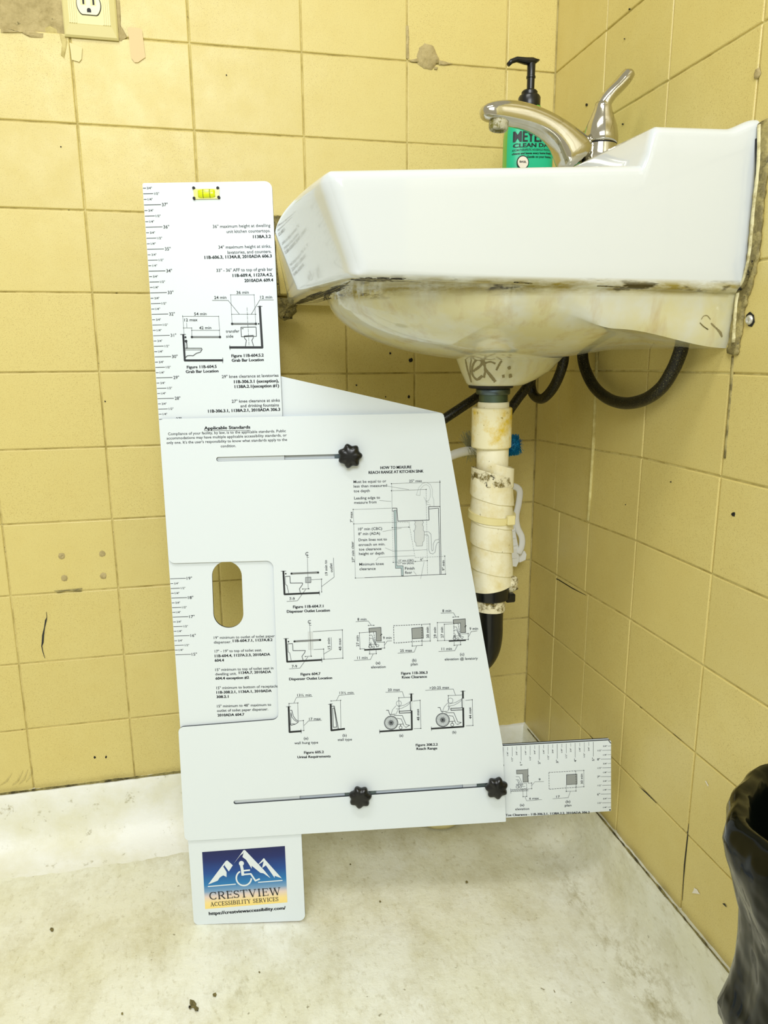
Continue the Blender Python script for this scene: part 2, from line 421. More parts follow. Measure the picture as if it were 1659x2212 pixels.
# bare mortar where tiles are gone (top left)
zA, zB = 46.35, 50.6
nxm, nzm = 60, 26
vs = []; fs = []
for i in range(nxm+1):
    for j in range(nzm+1):
        x = -44.7+(-26.9+44.7)*i/nxm; z = zA-.1+(zB-zA)*j/nzm
        vs.append((x, -.0-.10*noise.noise(V(x*.5, z*.7, 2))-.05*noise.noise(V(x*2, z*3, 4))+.02, z))
for i in range(nxm):
    for j in range(nzm): a = i*(nzm+1)+j; fs.append((a, a+1, a+nzm+2, a+nzm+1))
mesh_obj('bare_mortar', vs, fs, M['mortar'], wl, True)
blob('mortar_patch', [(0, 60), (28, 66), (60, 66), (95, 72), (94, 84), (66, 80), (58, 70), (20, 70), (0, 70)], 'y', -.01, wl, M['mortar'], .05, 1.5, 3, 3)
blob('mortar_patch', [(905, 102), (918, 93), (936, 100), (947, 122), (949, 134), (940, 140), (934, 150), (916, 149), (903, 138), (900, 122)], 'y', -.01, wl, M['mortar'], .09, 1.2, 3, 5)
blob('mortar_patch', [(884, 130), (903, 126), (906, 134), (888, 134)], 'y', -.02, wl, M['mortar'], .05, .6, 2, 6)
blob('mortar_patch', [(947, 130), (960, 133), (980, 138), (960, 141), (948, 140)], 'y', -.02, wl, M['mortar'], .05, .6, 2, 7)
blob('mortar_patch', [(938, 144), (946, 145), (944, 151), (938, 150)], 'y', -.02, wl, M['mortar'], .05, .3, 2, 8)
blob('mortar_patch', [(877, 55), (883, 56), (884, 128), (878, 126)], 'y', -.01, wl, M['mortar'], .04, .6, 5, 9)
for (x, y, a), sd in zip(((133, 1201, 0), (221, 1196, 0), (139, 1249, 0), (223, 1244, 0)), range(11, 15)):
    blob('plugged_hole', [(x+7.5*math.cos(t*math.pi/4), y+7*math.sin(t*math.pi/4)) for t in range(8)], 'y', -.005, wl, M['mortar'], .03, .8, 1, sd)
blob('mortar_patch', [(116, 1276), (140, 1274), (178, 1271), (176, 1277), (140, 1277), (124, 1280)], 'y', -.01, wl, M['caulk'], .03, .8, 3, 21)
# crumbled mortar where the basin meets the wall
blob('crumbled_mortar', [(590, 467), (606, 466), (612, 474), (606, 492), (588, 500)], 'y', -.2, wl, M['mortar_dark'], .15, 1.5, 3, 31)
blob('crumbled_mortar', [(592, 640), (626, 644), (644, 652), (640, 672), (630, 690), (616, 694), (600, 682), (590, 675)], 'y', -.1, wl, M['mortar_dark'], .25, 1.8, 3, 32)
blob('painted_gap_shadow', [(586, 492), (596, 488), (594, 520), (600, 590), (606, 640), (598, 636), (590, 560)], 'y', -.02, wl, M['mortar_dark'], .06, .8, 2, 33)  # dark strip paints the shadow in the gap between the crumbled patches
# small marks
def ink_mark(name, px, ax, val, parent, m, w):
    P = [PX(x, y, ax, val) for x, y in px]; nn = {'y': V(0, -1, 0), 'x': V(-1, 0, 0), 'z': V(0, 0, 1)}[ax]
    v = []; f = []
    for i, p in enumerate(P):
        t = (P[min(i+1, len(P)-1)]-P[max(0, i-1)]).normalized(); s = t.cross(nn)
        ww = w[i] if isinstance(w, list) else w
        v += [p-s*ww/2, p+s*ww/2]
    for i in range(len(P)-1): f.append((2*i, 2*i+1, 2*i+3, 2*i+2))
    return mesh_obj(name, v, f, m, parent)
ink_mark('pen_mark', [(100, 1322), (101, 1334), (99, 1340), (96, 1356), (93, 1372), (92, 1388), (90, 1396), (93, 1410), (97, 1422)], 'y', -.03, wl, M['ink'], [.02, .03, .09, .05, .1, .1, .05, .04, .02])
for i, pts in enumerate([[(0, 1697), (14, 1688), (26, 1670)], [(26, 1697), (38, 1688), (50, 1664)], [(40, 1695), (52, 1684), (60, 1662)], [(56, 1690), (66, 1676), (68, 1660)]]):
    ink_mark('scratch', pts, 'y', -.035, wl, M['grout'], [.02, .09, .02])
def dots(name, lst, ax, val, parent, m, seed):
    for i, (x, y, r) in enumerate(lst):
        blob(name, [(x+r*math.cos(t*math.pi/3), y+r*1.2*math.sin(t*math.pi/3)) for t in range(6)], ax, val, parent, m, .015, r*.3, 1, seed+i)
dots('dark_speck', [(205, 1636, 2.4), (229, 1635, 2.6), (131, 317, 1.6), (489, 162, 1.6), (850, 740, 2), (604, 766, 1.2), (227, 867, 1.5)], 'y', -.02, wl, M['dark_gap'], 50)
dots('dark_speck', [(883, 857, 3.2), (843, 763, 2.2), (887, 778, 4), (770, 832, 1.6), (833, 857, 1.3)], 'y', REC-.02, wl, M['dark_gap'], 60)
dots('dark_speck', [(1584, 1110, 4.5), (1449, 1041, 1.6), (1351, 1090, 1), (1360, 20, 2), (1349, 84, 1.4), (1267, 226, 3), (1345, 268, 2)], 'x', -.02, wr, M['dark_gap'], 80)
ink_mark('dark_chip', [(1561, 1952), (1565, 1954), (1569, 1959)], 'x', -.03, wr, M['dark_gap'], [.03, .1, .04])
blob('paint_chip', [(1500, 1918), (1506, 1922), (1512, 1932), (1494, 1930)], 'x', -.02, wr, M['cream'], .01, .8, 2, 90)
ink_mark('paint_chip', [(1524, 1687), (1530, 1698)], 'x', -.03, wr, M['cream'], .08)
blob('plugged_hole', [(1634, 150), (1640, 146), (1643, 158), (1638, 168), (1630, 172), (1629, 162)], 'x', -.02, wr, M['mortar'], .05, 1, 1, 91)
for pts in ([(1185, 1243), (1206, 1252), (1235, 1270), (1266, 1286)], [(1455, 1585), (1470, 1596), (1482, 1604)], [(1382, 1526), (1386, 1530)], [(1370, 1691), (1395, 1712), (1418, 1735)], [(1474, 1789), (1487, 1800)], [(1488, 1779), (1485, 1810), (1478, 1870), (1474, 1945)], [(1275, 1590), (1300, 1612), (1330, 1650)]):
    ink_mark('dark_joint', pts, 'x', .005, wr, M['dark_gap'], [.03]+[.075]*(len(pts)-2)+[.03])

# screw in the right wall
t = thing('wall_screw', 'small steel screw in a dark hole in the right wall beside the basin', 'screw', tuple(PX(1621, 690, 'x', 0)))
blob('screw_hole', [(1612, 680), (1620, 673), (1628, 680), (1630, 695), (1624, 706), (1616, 704), (1611, 692)], 'x', -.02, t, M['dark_gap'], .02, .8, 1, 92)
v, f = lathe(PX(1620, 691, 'x', -.03), [(.19, 0), (.19, .05), (.13, .11), (.09, .12), (.085, .05)], 20, axis=(-1, 0, 0)); mesh_obj('screw_head', v, f, M['white_metal'], t, True)

# masking tape scraps
def flat_piece(name, px, m, label, cat, h=.012):
    P = [PX(x, y, 'y', -.045) for x, y in px]; n = len(P)
    v = P+[p+V(0, -h, 0) for p in P]; f = [tuple(range(n)), tuple(range(n, 2*n))]+[(i, (i+1) % n, n+(i+1) % n, n+i) for i in range(n)]
    return tag(mesh_obj(name, v, f, m), label, cat)
flat_piece('masking_tape', [(276, 59), (303, 61), (307, 66), (314, 124), (298, 135), (291, 135), (284, 126)], M['tape'], 'long tan strip of masking tape stuck across the tile joint right of the socket', 'tape')
flat_piece('masking_tape', [(150, 92), (178, 103), (176, 128), (171, 134), (155, 129)], M['tape_pale'], 'short pale scrap of masking tape on the tile just under the socket', 'tape')

# ---------------------------------------------------------------- power socket
SX, SZ = -25.78, 48.45
t = thing('power_outlet', 'ivory duplex power socket plate on the tiled wall at the top left', 'socket', (SX, 0, SZ))
w2, h2 = 1.31, 2.25
mb = MB()
prof = [(w2, h2, -.06), (w2, h2, -.12), (w2-.07, h2-.08, -.2), (w2-.5+.22, h2-.55, -.29), (w2-.5+.18, h2-.58, -.30)]
v = []
for a, b, y in prof: v += [(SX-a, y, SZ-b), (SX+a, y, SZ-b), (SX+a, y, SZ+b), (SX-a, y, SZ+b)]
f = []
for r in range(len(prof)-1):
    for k in range(4): f.append((r*4+k, r*4+(k+1) % 4, r*4+4+(k+1) % 4, r*4+4+k))
f.append((16, 17, 18, 19)); mb.add(v, f)
for s in (-1, 1):
    for k in range(4): mb.box((SX+s*(.66+k*.1)-.03, -.33, SZ-1.66), (SX+s*(.66+k*.1)+.03, -.29, SZ+1.66))
pl = mb.build('cover_plate', M['ivory'], t)
for dz in (-.78, .78):
    zc = SZ+dz; n = 40; out = []
    for k in range(n):
        a = 2*math.pi*k/n; out.append((SX+.56*math.cos(a), max(-.46, min(.46, .60*math.sin(a)))+zc))
    v = [(x, -.29, z) for x, z in out]+[(x, -.36, z) for x, z in out]
    fcs = [tuple(range(n, 2*n))]+[(i, (i+1) % n, n+(i+1) % n, n+i) for i in range(n)]
    rc = mesh_obj('receptacle', v, fcs, M['ivory_light'], t)
    v2 = [(SX+(x-SX)*1.07, -.303, zc+(z-zc)*1.07) for x, z in out]
    mesh_obj('receptacle_gap', v2, [tuple(range(n))], M['dark_gap'], t)
    mb = MB()
    for s in (-1, 1): mb.box((SX+s*.24-.045, -.367, zc-.02), (SX+s*.24+.045, -.359, zc+.27))
    vv = [(SX+.1*math.cos(a), -.367, zc-.27+(.1*math.sin(a) if a <= math.pi else -.1)) for a in [math.pi*k/10 for k in range(11)]+[math.pi*1.01, 1.99*math.pi]]
    mb.add(vv, [tuple(range(len(vv)))]); mb.build('slot', M['dark_gap'], rc)
    mb = MB()
    for s in (-1, 1): mb.box((SX+s*.24-.15, -.364, zc-.06), (SX+s*.24+.12, -.3585, zc+.33))
    mb.build('slot_surround', M['ivory'], rc)
blob('mortar_patch', [(250, 0), (258, 0), (260, 40), (262, 74), (274, 80), (262, 88), (250, 86)], 'y', -.02, wl, M['mortar'], .04, 1, 3, 41)
blob('mortar_patch', [(128, 72), (140, 78), (146, 92), (140, 128), (132, 120), (133, 95)], 'y', -.02, wl, M['grout'], .04, 1.2, 2, 42)

# ---------------------------------------------------------------- wash basin
YN, YFAR = -18.1, -3.1
YM = (YN+YFAR)/2
def zrim(x): return 37.3+.06*x
def zbot(x): return 32.5-.024*x
def ss(t): t = max(0., min(1., t)); return t*t*(3-2*t)
def xf_top(y):
    b = (y-YM)/((YFAR-YN)/2); return -16.5-.7*(1-b*b)-.42*(b+1)/2
def xf_bot(y): return xf_top(y)+.95-.5*(y-YN)/(YFAR-YN)
def cluster(n, e=1.6):
    o = []
    for i in range(n+1):
        t = i/n*2-1; o.append(.5+.5*math.copysign(1-(1-abs(t))**e, t))
    return o
US, VS_ = cluster(110), cluster(90)
def plan(u, v, xf, R=.55):
    y = YN+(YFAR-YN)*v; x0 = xf(y); x = x0+(0-x0)*u
    dx = x-x0; dn = y-YN; df = YFAR-y
    for d, s in ((dn, 1), (df, -1)):
        if dx < R and d < R:
            a = (R-dx)/R; b = (R-d)/R; a2 = a*math.sqrt(1-b*b/2); b2 = b*math.sqrt(1-a*a/2)
            x = x0+R-a2*R; y = (YN+R-b2*R) if s > 0 else (YFAR-R+b2*R)
            return x, y, min(dx, d)
    return x, y, min(dx, dn, df)
def top_z(x, y, de):
    riser = -4.4-.55*(y-YN)/(YFAR-YN)
    z = zrim(x)+(38.35+.03*(x+4.4)-zrim(x))*ss((x-riser+.35)/.45)
    z += .35*ss((x+1.3)/1.25)
    # bowl
    bx0, bx1, by0, by1 = -15.2, -5.6, YN+1.5, YFAR-1.4
    cx, cy = (bx0+bx1)/2, (by0+by1)/2; q = (abs((x-cx)/((bx1-bx0)/2))**4+abs((y-cy)/((by1-by0)/2))**4)**.25
    z -= 4.9*(1-ss((q-.42)/.6))*(1 if q < 1.02 else 0)
    R = .4
    if de < R: z -= R*(1-math.sqrt(max(0, 1-(1-de/R)**2)))
    return z
def bot_z(x, y, de):
    z = zbot(x)
    e = 1-((x+8.0)/7.35)**2-((y-YM)/6.9)**2
    db = 2.75*math.sqrt(e) if e > 0 else 0
    ed = ss((de-.25)/.55)
    dsk = (1.45+.65*ss((x+5)/5))*ss((x+9.5)/4.5)*ed
    d = (max(db, 0)**3+dsk**3)**(1/3) if dsk > 0 else db
    R = .3
    if de < R: z += R*(1-math.sqrt(max(0, 1-(1-de/R)**2)))
    z += .12*(1-ed)*0
    return z-d*ss((de-.2)/.3)
mb = MB(); nu, nv = len(US), len(VS_)
topv = []; botv = []
for u in US:
    for v_ in VS_:
        x, y, de = plan(u, v_, xf_top); topv.append((x, y, top_z(x, y, de)))
for u in US:
    for v_ in VS_:
        x, y, de = plan(u, v_, xf_bot); botv.append((x, y, bot_z(x, y, de)))
def gf(base): return [(base+i*nv+j, base+i*nv+j+1, base+(i+1)*nv+j+1, base+(i+1)*nv+j) for i in range(nu-1) for j in range(nv-1)]
V0 = topv+botv; F0 = gf(0)+gf(nu*nv)
peri = [(i, 0) for i in range(nu-1, -1, -1)]+[(0, j) for j in range(1, nv)]+[(i, nv-1) for i in range(1, nu)]
SEG = 8; B0 = len(V0); rings = []
for (i, j) in peri:
    a = Vector(topv[i*nv+j]); b = Vector(botv[i*nv+j]); col = [i*nv+j]
    for s in range(1, SEG):
        t_ = s/SEG; p = a.lerp(b, t_); col.append(len(V0)); V0.append(p)
    col.append(nu*nv+i*nv+j); rings.append(col)
for k in range(len(rings)-1):
    for s in range(SEG): F0.append((rings[k][s], rings[k][s+1], rings[k+1][s+1], rings[k+1][s]))
sink = thing('wash_basin', 'white porcelain wall-hung wash basin with stained underside on the right wall', 'basin', (0, YM, 32))
basin = mesh_obj('basin_body', V0, F0, M['porcelain'], sink, True); auto_smooth(basin, 50)
# outlet boss under the bowl
BX, BY = -7.0, -9.4
rg = [(30.9, -6.1, 3.1, 2.4), (30.3, -6.15, 2.85, 2.2), (29.9, -6.25, 2.6, 2.0), (29.4, -6.4, 2.25, 1.8), (29.0, -6.65, 1.8, 1.6), (28.8, -6.85, 1.5, 1.5), (28.72, -6.9, 1.35, 1.35), (28.7, -6.95, .4, .4)]
v = []; f = []; n = 48
for z, cx, rx, ry in rg:
    for k in range(n): a = 2*math.pi*k/n; v.append((cx+rx*math.cos(a), BY+ry*math.sin(a), z))
for i in range(len(rg)-1):
    for k in range(n): f.append((i*n+k, i*n+(k+1) % n, (i+1)*n+(k+1) % n, (i+1)*n+k))
f.append(tuple((len(rg)-1)*n+k for k in range(n)))
boss = mesh_obj('outlet_boss', v, f, M['porcelain'], sink, True)
# pen marks on the porcelain, laid on the real surface
def bvh_of(o):
    return BVHTree.FromPolygons([v.co/S for v in o.data.vertices], [tuple(p.vertices) for p in o.data.polygons])
def surf_line(name, px, bvh, m, parent, w, off=.02, k=6):
    pts = []
    sp = spline([V(x, y, 0) for x, y in px], k) if len(px) > 2 else [V(px[0][0]+(px[1][0]-px[0][0])*i/6, px[0][1]+(px[1][1]-px[0][1])*i/6, 0) for i in range(7)]
    for p in sp:
        h = bvh.ray_cast(CAM, ray(p.x, p.y))
        if h[0] is not None: pts.append((h[0]-ray(p.x, p.y)*off, h[1] if h[1].dot(ray(p.x, p.y)) < 0 else -h[1]))
    if len(pts) < 2: return
    v = []; f = []
    for i, (p, nn) in enumerate(pts):
        t_ = (pts[min(i+1, len(pts)-1)][0]-pts[max(i-1, 0)][0]).normalized(); s = t_.cross(nn).normalized(); ww = w*(.75+.5*random.random())
        v += [p-s*ww/2, p+s*ww/2]
    for i in range(len(pts)-1): f.append((2*i, 2*i+1, 2*i+3, 2*i+2))
    return mesh_obj(name, v, f, m, parent)
bb = bvh_of(boss)
for px, w in (([(1005, 776), (1010, 800), (1018, 826)], .07), ([(1018, 776), (1015, 798), (1017, 824)], .05), ([(1022, 802), (1038, 790), (1040, 780), (1030, 777), (1021, 790), (1020, 808), (1030, 820), (1042, 812)], .08),
              ([(1044, 778), (1048, 800), (1045, 816)], .07), ([(1040, 788), (1058, 782), (1070, 786)], .05), ([(1048, 798), (1058, 810), (1070, 825)], .09),
              ([(1072, 800), (1080, 785), (1084, 780)], .06), ([(1099, 792), (1101, 798)], .09), ([(1102, 808), (1103, 816)], .1), ([(1087, 810), (1088, 816)], .09)):
    surf_line('pen_mark', px, bb, M['marker'], boss, w*1.5)
v, f = tube([V(-7.35, BY-2.3, 30.18), V(-7.1, BY-2.35, 30.1), V(-6.8, BY-2.32, 30.15)], [(.04, .1), (.12, .14), (.04, .1)], 8)
bs = bvh_of(basin)
for k in range(190):
    t_ = random.random(); x_ = 636+88*t_; y_ = 656-30*t_+random.uniform(-7, 6)
    if k % 3 == 2: x_ = 752+110*random.random(); y_ = 603+random.uniform(-3, 5)
    l_ = random.uniform(12, 34); up_ = -.34 if x_ < 740 else .02
    surf_line('grime_streak', [(x_, y_), (x_+l_*.5, y_+l_*up_*.5+random.uniform(-1, 1)), (x_+l_, y_+l_*up_)], bs, M['mould'], basin, random.uniform(.02, .07), .015, 3)
surf_line('pen_mark', [(1515, 690), (1520, 683), (1528, 682), (1535, 690)], bs, M['marker'], basin, .03)
surf_line('pen_mark', [(1512, 697), (1520, 705), (1530, 712)], bs, M['mortar_dark'], basin, .04)
for dx_ in (0, 4, 8, 12): surf_line('grime_streak', [(1536+dx_, 698+dx_), (1550+dx_*.6, 712+dx_*.5), (1560, 728)], bs, M['marker'], basin, .05)
for sx, sy, ln in ((640, 652, 50), (660, 645, 40), (655, 656, 60), (675, 640, 30), (770, 606, 60), (780, 602, 45), (800, 604, 50), (850, 607, 60), (700, 632, 34), (730, 620, 26), (1290, 618, 50), (1110, 610, 40), (646, 655, 64), (650, 650, 50), (668, 650, 44), (690, 640, 40), (776, 603, 70), (790, 606, 60), (815, 603, 30), (640, 657, 30)):
    surf_line('grime_streak', [(sx, sy), (sx+ln*.5, sy+(-3 if sx < 760 else 1)), (sx+ln, sy+(-12 if sx < 760 else 3))], bs, M['mortar_dark'], basin, .06)
# caulk between basin and right wall
def strip(name, px, val, w, m, parent, thick=.12):
    P = spline([PX(x, y, 'x', val) for x, y in px], 6); v, f = tube(P, [(thick, w*(.85+.3*random.random())) for _ in P], 10, up=V(-1, 0, 0))
    return mesh_obj(name, v, f, m, parent, True)
ck = strip('caulk', [(1652, 262), (1650, 330), (1640, 420), (1632, 500), (1626, 560), (1614, 610), (1602, 650), (1594, 690), (1588, 735), (1582, 765)], -.04, .34, M['caulk'], sink, .13)
strip('caulk', [(1642, 270), (1640, 360), (1630, 450), (1622, 540), (1610, 600), (1596, 632), (1590, 680), (1586, 740)], -.12, .1, M['caulk_pale'], sink, .1)
strip('caulk', [(1634, 300), (1634, 380), (1628, 440)], -.14, .05, M['dark_gap'], sink, .05)
strip('caulk', [(1626, 560), (1612, 606), (1598, 626), (1580, 634)], -.2, .06, M['mortar_dark'], sink, .08)
strip('caulk', [(1583, 770), (1580, 830), (1574, 900), (1566, 990)], -.0, .07, M['caulk'], sink, .05)

# ---------------------------------------------------------------- faucet
FY = YM
def FP(x, y): return PX(x, y, 'y', FY)
tap = thing('faucet', 'single-lever chrome basin faucet with arched spout and limescale on the tip', 'faucet', (-2, FY, 38.4))
pairs = [((1036, 240), (1040, 250), .18), ((1041, 229), (1046, 258), .40), ((1056, 221), (1060, 262), .52), ((1080, 217), (1080, 264), .52), ((1112, 217), (1106, 271), .54), ((1148, 226), (1133, 277), .56), ((1184, 241), (1158, 286), .58), ((1217, 260), (1180, 300), .62), ((1245, 280), (1196, 320), .66), ((1270, 300), (1206, 348), .72), ((1292, 318), (1216, 385), .8)]
v = []; f = []; n = 24
for a, b, hw in pairs:
    A = FP(*a); B = FP(*b); c = (A+B)/2; h = (A-B)/2
    for k in range(n):
        th = 2*math.pi*k/n; ct, st = math.cos(th), math.sin(th)
        # flat underside, domed top
        if st < 0: st2 = -abs(st)**.45; ct2 = math.copysign(abs(ct)**.6, ct)
        else: st2 = st; ct2 = math.copysign(abs(ct)**.8, ct)
        v.append(c+h*st2+V(0, 1, 0)*hw*ct2)
for i in range(len(pairs)-1):
    for k in range(n): f.append((i*n+k, i*n+(k+1) % n, (i+1)*n+(k+1) % n, (i+1)*n+k))
f += [tuple(range(n)), tuple((len(pairs)-1)*n+k for k in range(n))]
sp_ = mesh_obj('spout', v, f, M['chrome'], tap, True); auto_smooth(sp_, 55)
md = sp_.modifiers.new('s', 'SUBSURF'); md.levels = 1; md.render_levels = 1
A = FP(1078, 262)
v, f = lathe(A, [(.43, .25), (.44, -.05), (.43, -.28), (.38, -.38), (.30, -.40), (.27, -.30)], 28, axis=(.12, 0, 1)); o = mesh_obj('aerator', v, f, M['limescale'], tap); auto_smooth(o, 35)
HB = FP(1296, 320); hx = HB.x
v, f = lathe((hx-.05, FY, 38.3), [(1.15, 0), (1.15, .12), (1.0, .3), (.86, .6), (.80, 1.0), (.80, 1.3)], 32); o = mesh_obj('faucet_base', v, f, M['chrome'], tap); auto_smooth(o, 35)
v, f = lathe((hx, FY, 39.55), [(.74, 0), (.74, .16)], 32, axis=(.08, 0, 1)); mesh_obj('dark_ring', v, f, M['dark_gap'], tap, True)
v, f = lathe((hx, FY, 39.68), [(.76, 0), (.80, .1), (.78, .35), (.70, .75), (.56, 1.1), (.44, 1.4), (.38, 1.6), (.36, 1.75)], 32, axis=(.03, 0, 1)); mesh_obj('handle_hub', v, f, M['chrome'], tap, True)
lp = [(1300, 262), (1301, 240), (1306, 222), (1318, 204), (1334, 188), (1348, 172), (1357, 160), (1361, 153)]
rr = [(.38, .38), (.36, .36), (.32, .38), (.30, .42), (.30, .46), (.31, .48), (.28, .42), (.12, .2)]
v, f = tube(spline([FP(*p) for p in lp], 3), [rr[min(7, i//3)] if i % 3 == 0 else tuple(rr[min(7, i//3)][q]*(1-(i % 3)/3)+rr[min(7, i//3+1)][q]*(i % 3)/3 for q in (0, 1)) for i in range(22)], 20, up=V(-.7, 0, .7))
mesh_obj('lever', v, f, M['chrome'], tap, True)
v, f = lathe(FP(1311, 251)+V(0, -.36, 0), [(.07, 0), (.07, -.05)], 12, axis=(0, 1, 0)); mesh_obj('set_screw_hole', v, f, M['dark_gap'], tap)

# ---------------------------------------------------------------- soap bottle
SBX, SBY = -3.62, -4.75
bt = thing('soap_bottle', 'green labelled soap bottle with black pump behind the faucet', 'bottle', (SBX, SBY, 38.35))
def rsec(z, a, b, e=3.2, n=40):
    o = []
    for k in range(n):
        th = 2*math.pi*k/n; c, s = math.cos(th), math.sin(th); o.append((SBX+a*math.copysign(abs(c)**(2/e), c), SBY+b*math.copysign(abs(s)**(2/e), s), z))
    return o
v = []; prof = [(38.33, 1.15, .7), (38.4, 1.27, .8), (38.7, 1.3, .85), (41.4, 1.28, .84), (41.9, 1.2, .8), (42.3, 1.0, .72), (42.6, .76, .62), (42.75, .62, .56), (42.9, .55, .55)]
for p in prof: v += rsec(*p)
n = 40; f = [(i*n+k, i*n+(k+1) % n, (i+1)*n+(k+1) % n, (i+1)*n+k) for i in range(len(prof)-1) for k in range(n)]+[tuple(range(n)), tuple((len(prof)-1)*n+k for k in range(n))]
body = mesh_obj('bottle_body', v, f, M['green_edge'], bt, True)
v = []; f = []; lz = [38.75, 39.8, 40.8, 41.5, 41.85]; ks = list(range(21, 40))
for z, sh in zip(lz, (1, 1, 1, .985, .95)):
    for k in ks:
        th = 2*math.pi*k/n; c, s = math.cos(th), math.sin(th); e = 3.2
        v.append((SBX+1.3*sh*math.copysign(abs(c)**(2/e), c), SBY-.012+(.85*sh+.01)*math.copysign(abs(s)**(2/e), s), z))
m_ = len(ks); f = [(i*m_+k, i*m_+k+1, (i+1)*m_+k+1, (i+1)*m_+k) for i in range(len(lz)-1) for k in range(m_-1)]
lab = mesh_obj('label', v, f, M['teal_label'], bt, True)
mb = MB(); mb.add(*lathe((SBX, SBY, 42.75), [(.56, 0), (.58, .05), (.58, .62), (.52, .72), (.42, .75), (.42, .9), (.36, .97), (.2, .98)], 32)); o = mb.build('pump_collar', M['black_plastic'], bt); auto_smooth(o, 35)
mb = MB(); mb.add(*lathe((SBX+.05, SBY, 43.6), [(.2, 0), (.2, .7), (.24, .72), (.24, .8), (.21, .82), (.22, 1.45), (.2, 1.5)], 24)); o = mb.build('pump_stem', M['black_plastic'], bt); auto_smooth(o, 35)
z0 = 45.0
v, f = tube([(SBX-1.28, SBY-.1, z0-.18), (SBX-1.1, SBY-.09, z0+.0), (SBX-.8, SBY-.07, z0+.12), (SBX-.3, SBY-.02, z0+.1), (SBX+.1, SBY, z0+.1), (SBX+.3, SBY, z0+.14), (SBX+.46, SBY, z0+.2)],
            [(.1, .1), (.12, .12), (.13, .16), (.17, .22), (.2, .25), (.1, .22), (.05, .1)], 16, up=V(0, 0, 1)); mesh_obj('pump_nozzle', v, f, M['black_plastic'], bt, True)

# ---------------------------------------------------------------- text tools
_fc = {}
def glyphs(s, bold=False):
    key = (s, bold)
    if key in _fc: return _fc[key]
    cu = bpy.data.curves.new('t', 'FONT'); cu.body = s; cu.size = 1; cu.resolution_u = 2
    cu.offset = .008
    o = bpy.data.objects.new('t', cu); me = bpy.data.meshes.new_from_object(o)
    vs = [(v.co.x, v.co.y) for v in me.vertices]; fs = [tuple(p.vertices) for p in me.polygons]
    bpy.data.objects.remove(o); bpy.data.curves.remove(cu); bpy.data.meshes.remove(me)
    if bold:                       # heavier strokes: the same outlines side by side
        n_ = len(vs); base = list(vs); bf_ = list(fs)
        for d in (-.03, -.015, .015, .03):
            o_ = len(vs); vs += [(x+d, y) for x, y in base]; fs += [tuple(i+o_ for i in f) for f in bf_]
    _fc[key] = (vs, fs); return _fc[key]
CAPH = max(v[1] for v in glyphs('H')[0])
# ---------------------------------------------------------------- measuring board
A_, B_, C_ = -0.2, 0.071, 0.018
OB = V(-23.208, -8.698, -29.124+29.4)
_ex = V(math.cos(A_), math.sin(A_), 0); _up = V(0, 0, 1); _n = _ex.cross(_up); _ey = _up*math.cos(B_)-_n*math.sin(B_)
BN = _ex.cross(_ey); E1 = _ex*math.cos(C_)+_ey*math.sin(C_); E2 = -_ex*math.sin(C_)+_ey*math.cos(C_)
def BW(X, H, off=0): return OB+E1*X+E2*H+BN*off
def BC(x, y, off=0):
    "board coordinates (inches along, inches up) of a photograph pixel"
    d = ray(x, y); p0 = OB+BN*off; t = (p0-CAM).dot(BN)/d.dot(BN); h = CAM+d*t-OB; return h.dot(E1), h.dot(E2)
def rounded(pts, n=6):
    "pts (X,H,r)"
    o = []; m = len(pts)
    for i in range(m):
        p = V(pts[i][0], pts[i][1]); r = pts[i][2] if len(pts[i]) > 2 else 0
        a = V(*pts[i-1][:2])-p; b = V(*pts[(i+1) % m][:2])-p
        if r <= 0: o.append((p.x, p.y)); continue
        an = a.angle(b); d = r/math.tan(an/2); P0 = p+a.normalized()*d; P1 = p+b.normalized()*d
        bis = (a.normalized()+b.normalized()).normalized(); c = p+bis*(r/math.sin(an/2))
        a0 = math.atan2(P0.y-c.y, P0.x-c.x); a1 = math.atan2(P1.y-c.y, P1.x-c.x); da = (a1-a0+math.pi) % (2*math.pi)-math.pi
        for k in range(n+1): o.append((c.x+r*math.cos(a0+da*k/n), c.y+r*math.sin(a0+da*k/n)))
    return o
def sheet(name, outline, holes, off, thick, m, parent, label=None):
    bm = bmesh.new(); edges = []
    for loop in [outline]+holes:
        vv = [bm.verts.new((x, y, 0)) for x, y in loop]
        for i in range(len(vv)): edges.append(bm.edges.new((vv[i], vv[(i+1) % len(vv)])))
    bmesh.ops.triangle_fill(bm, edges=edges, use_beauty=True)
    r = bmesh.ops.extrude_face_region(bm, geom=bm.faces[:])
    for g in r['geom']:
        if isinstance(g, bmesh.types.BMVert): g.co.z = -thick
    bmesh.ops.recalc_face_normals(bm, faces=bm.faces)
    for fc in bm.faces:
        if abs(fc.normal.z) < .5: fc.material_index = 1
    for v in bm.verts: v.co = BW(v.co.x, v.co.y, off+v.co.z)*S
    me = bpy.data.meshes.new(name); bm.to_mesh(me); bm.free(); me.materials.append(m); me.materials.append(M['sheet_core'])
    o = bpy.data.objects.new(name, me); COL.objects.link(o)
    if parent: o.parent = parent; o.matrix_parent_inverse = parent.matrix_world.inverted()
    if label: o['label'] = label
    return o
board = thing('measuring_board', 'white plastic accessibility measuring board with printed rulers standing in front of the basin', 'measuring board', (OB.x+3, OB.y, 0))
TK = .12
def bc(p, off): return BC(p[0], p[1], off)
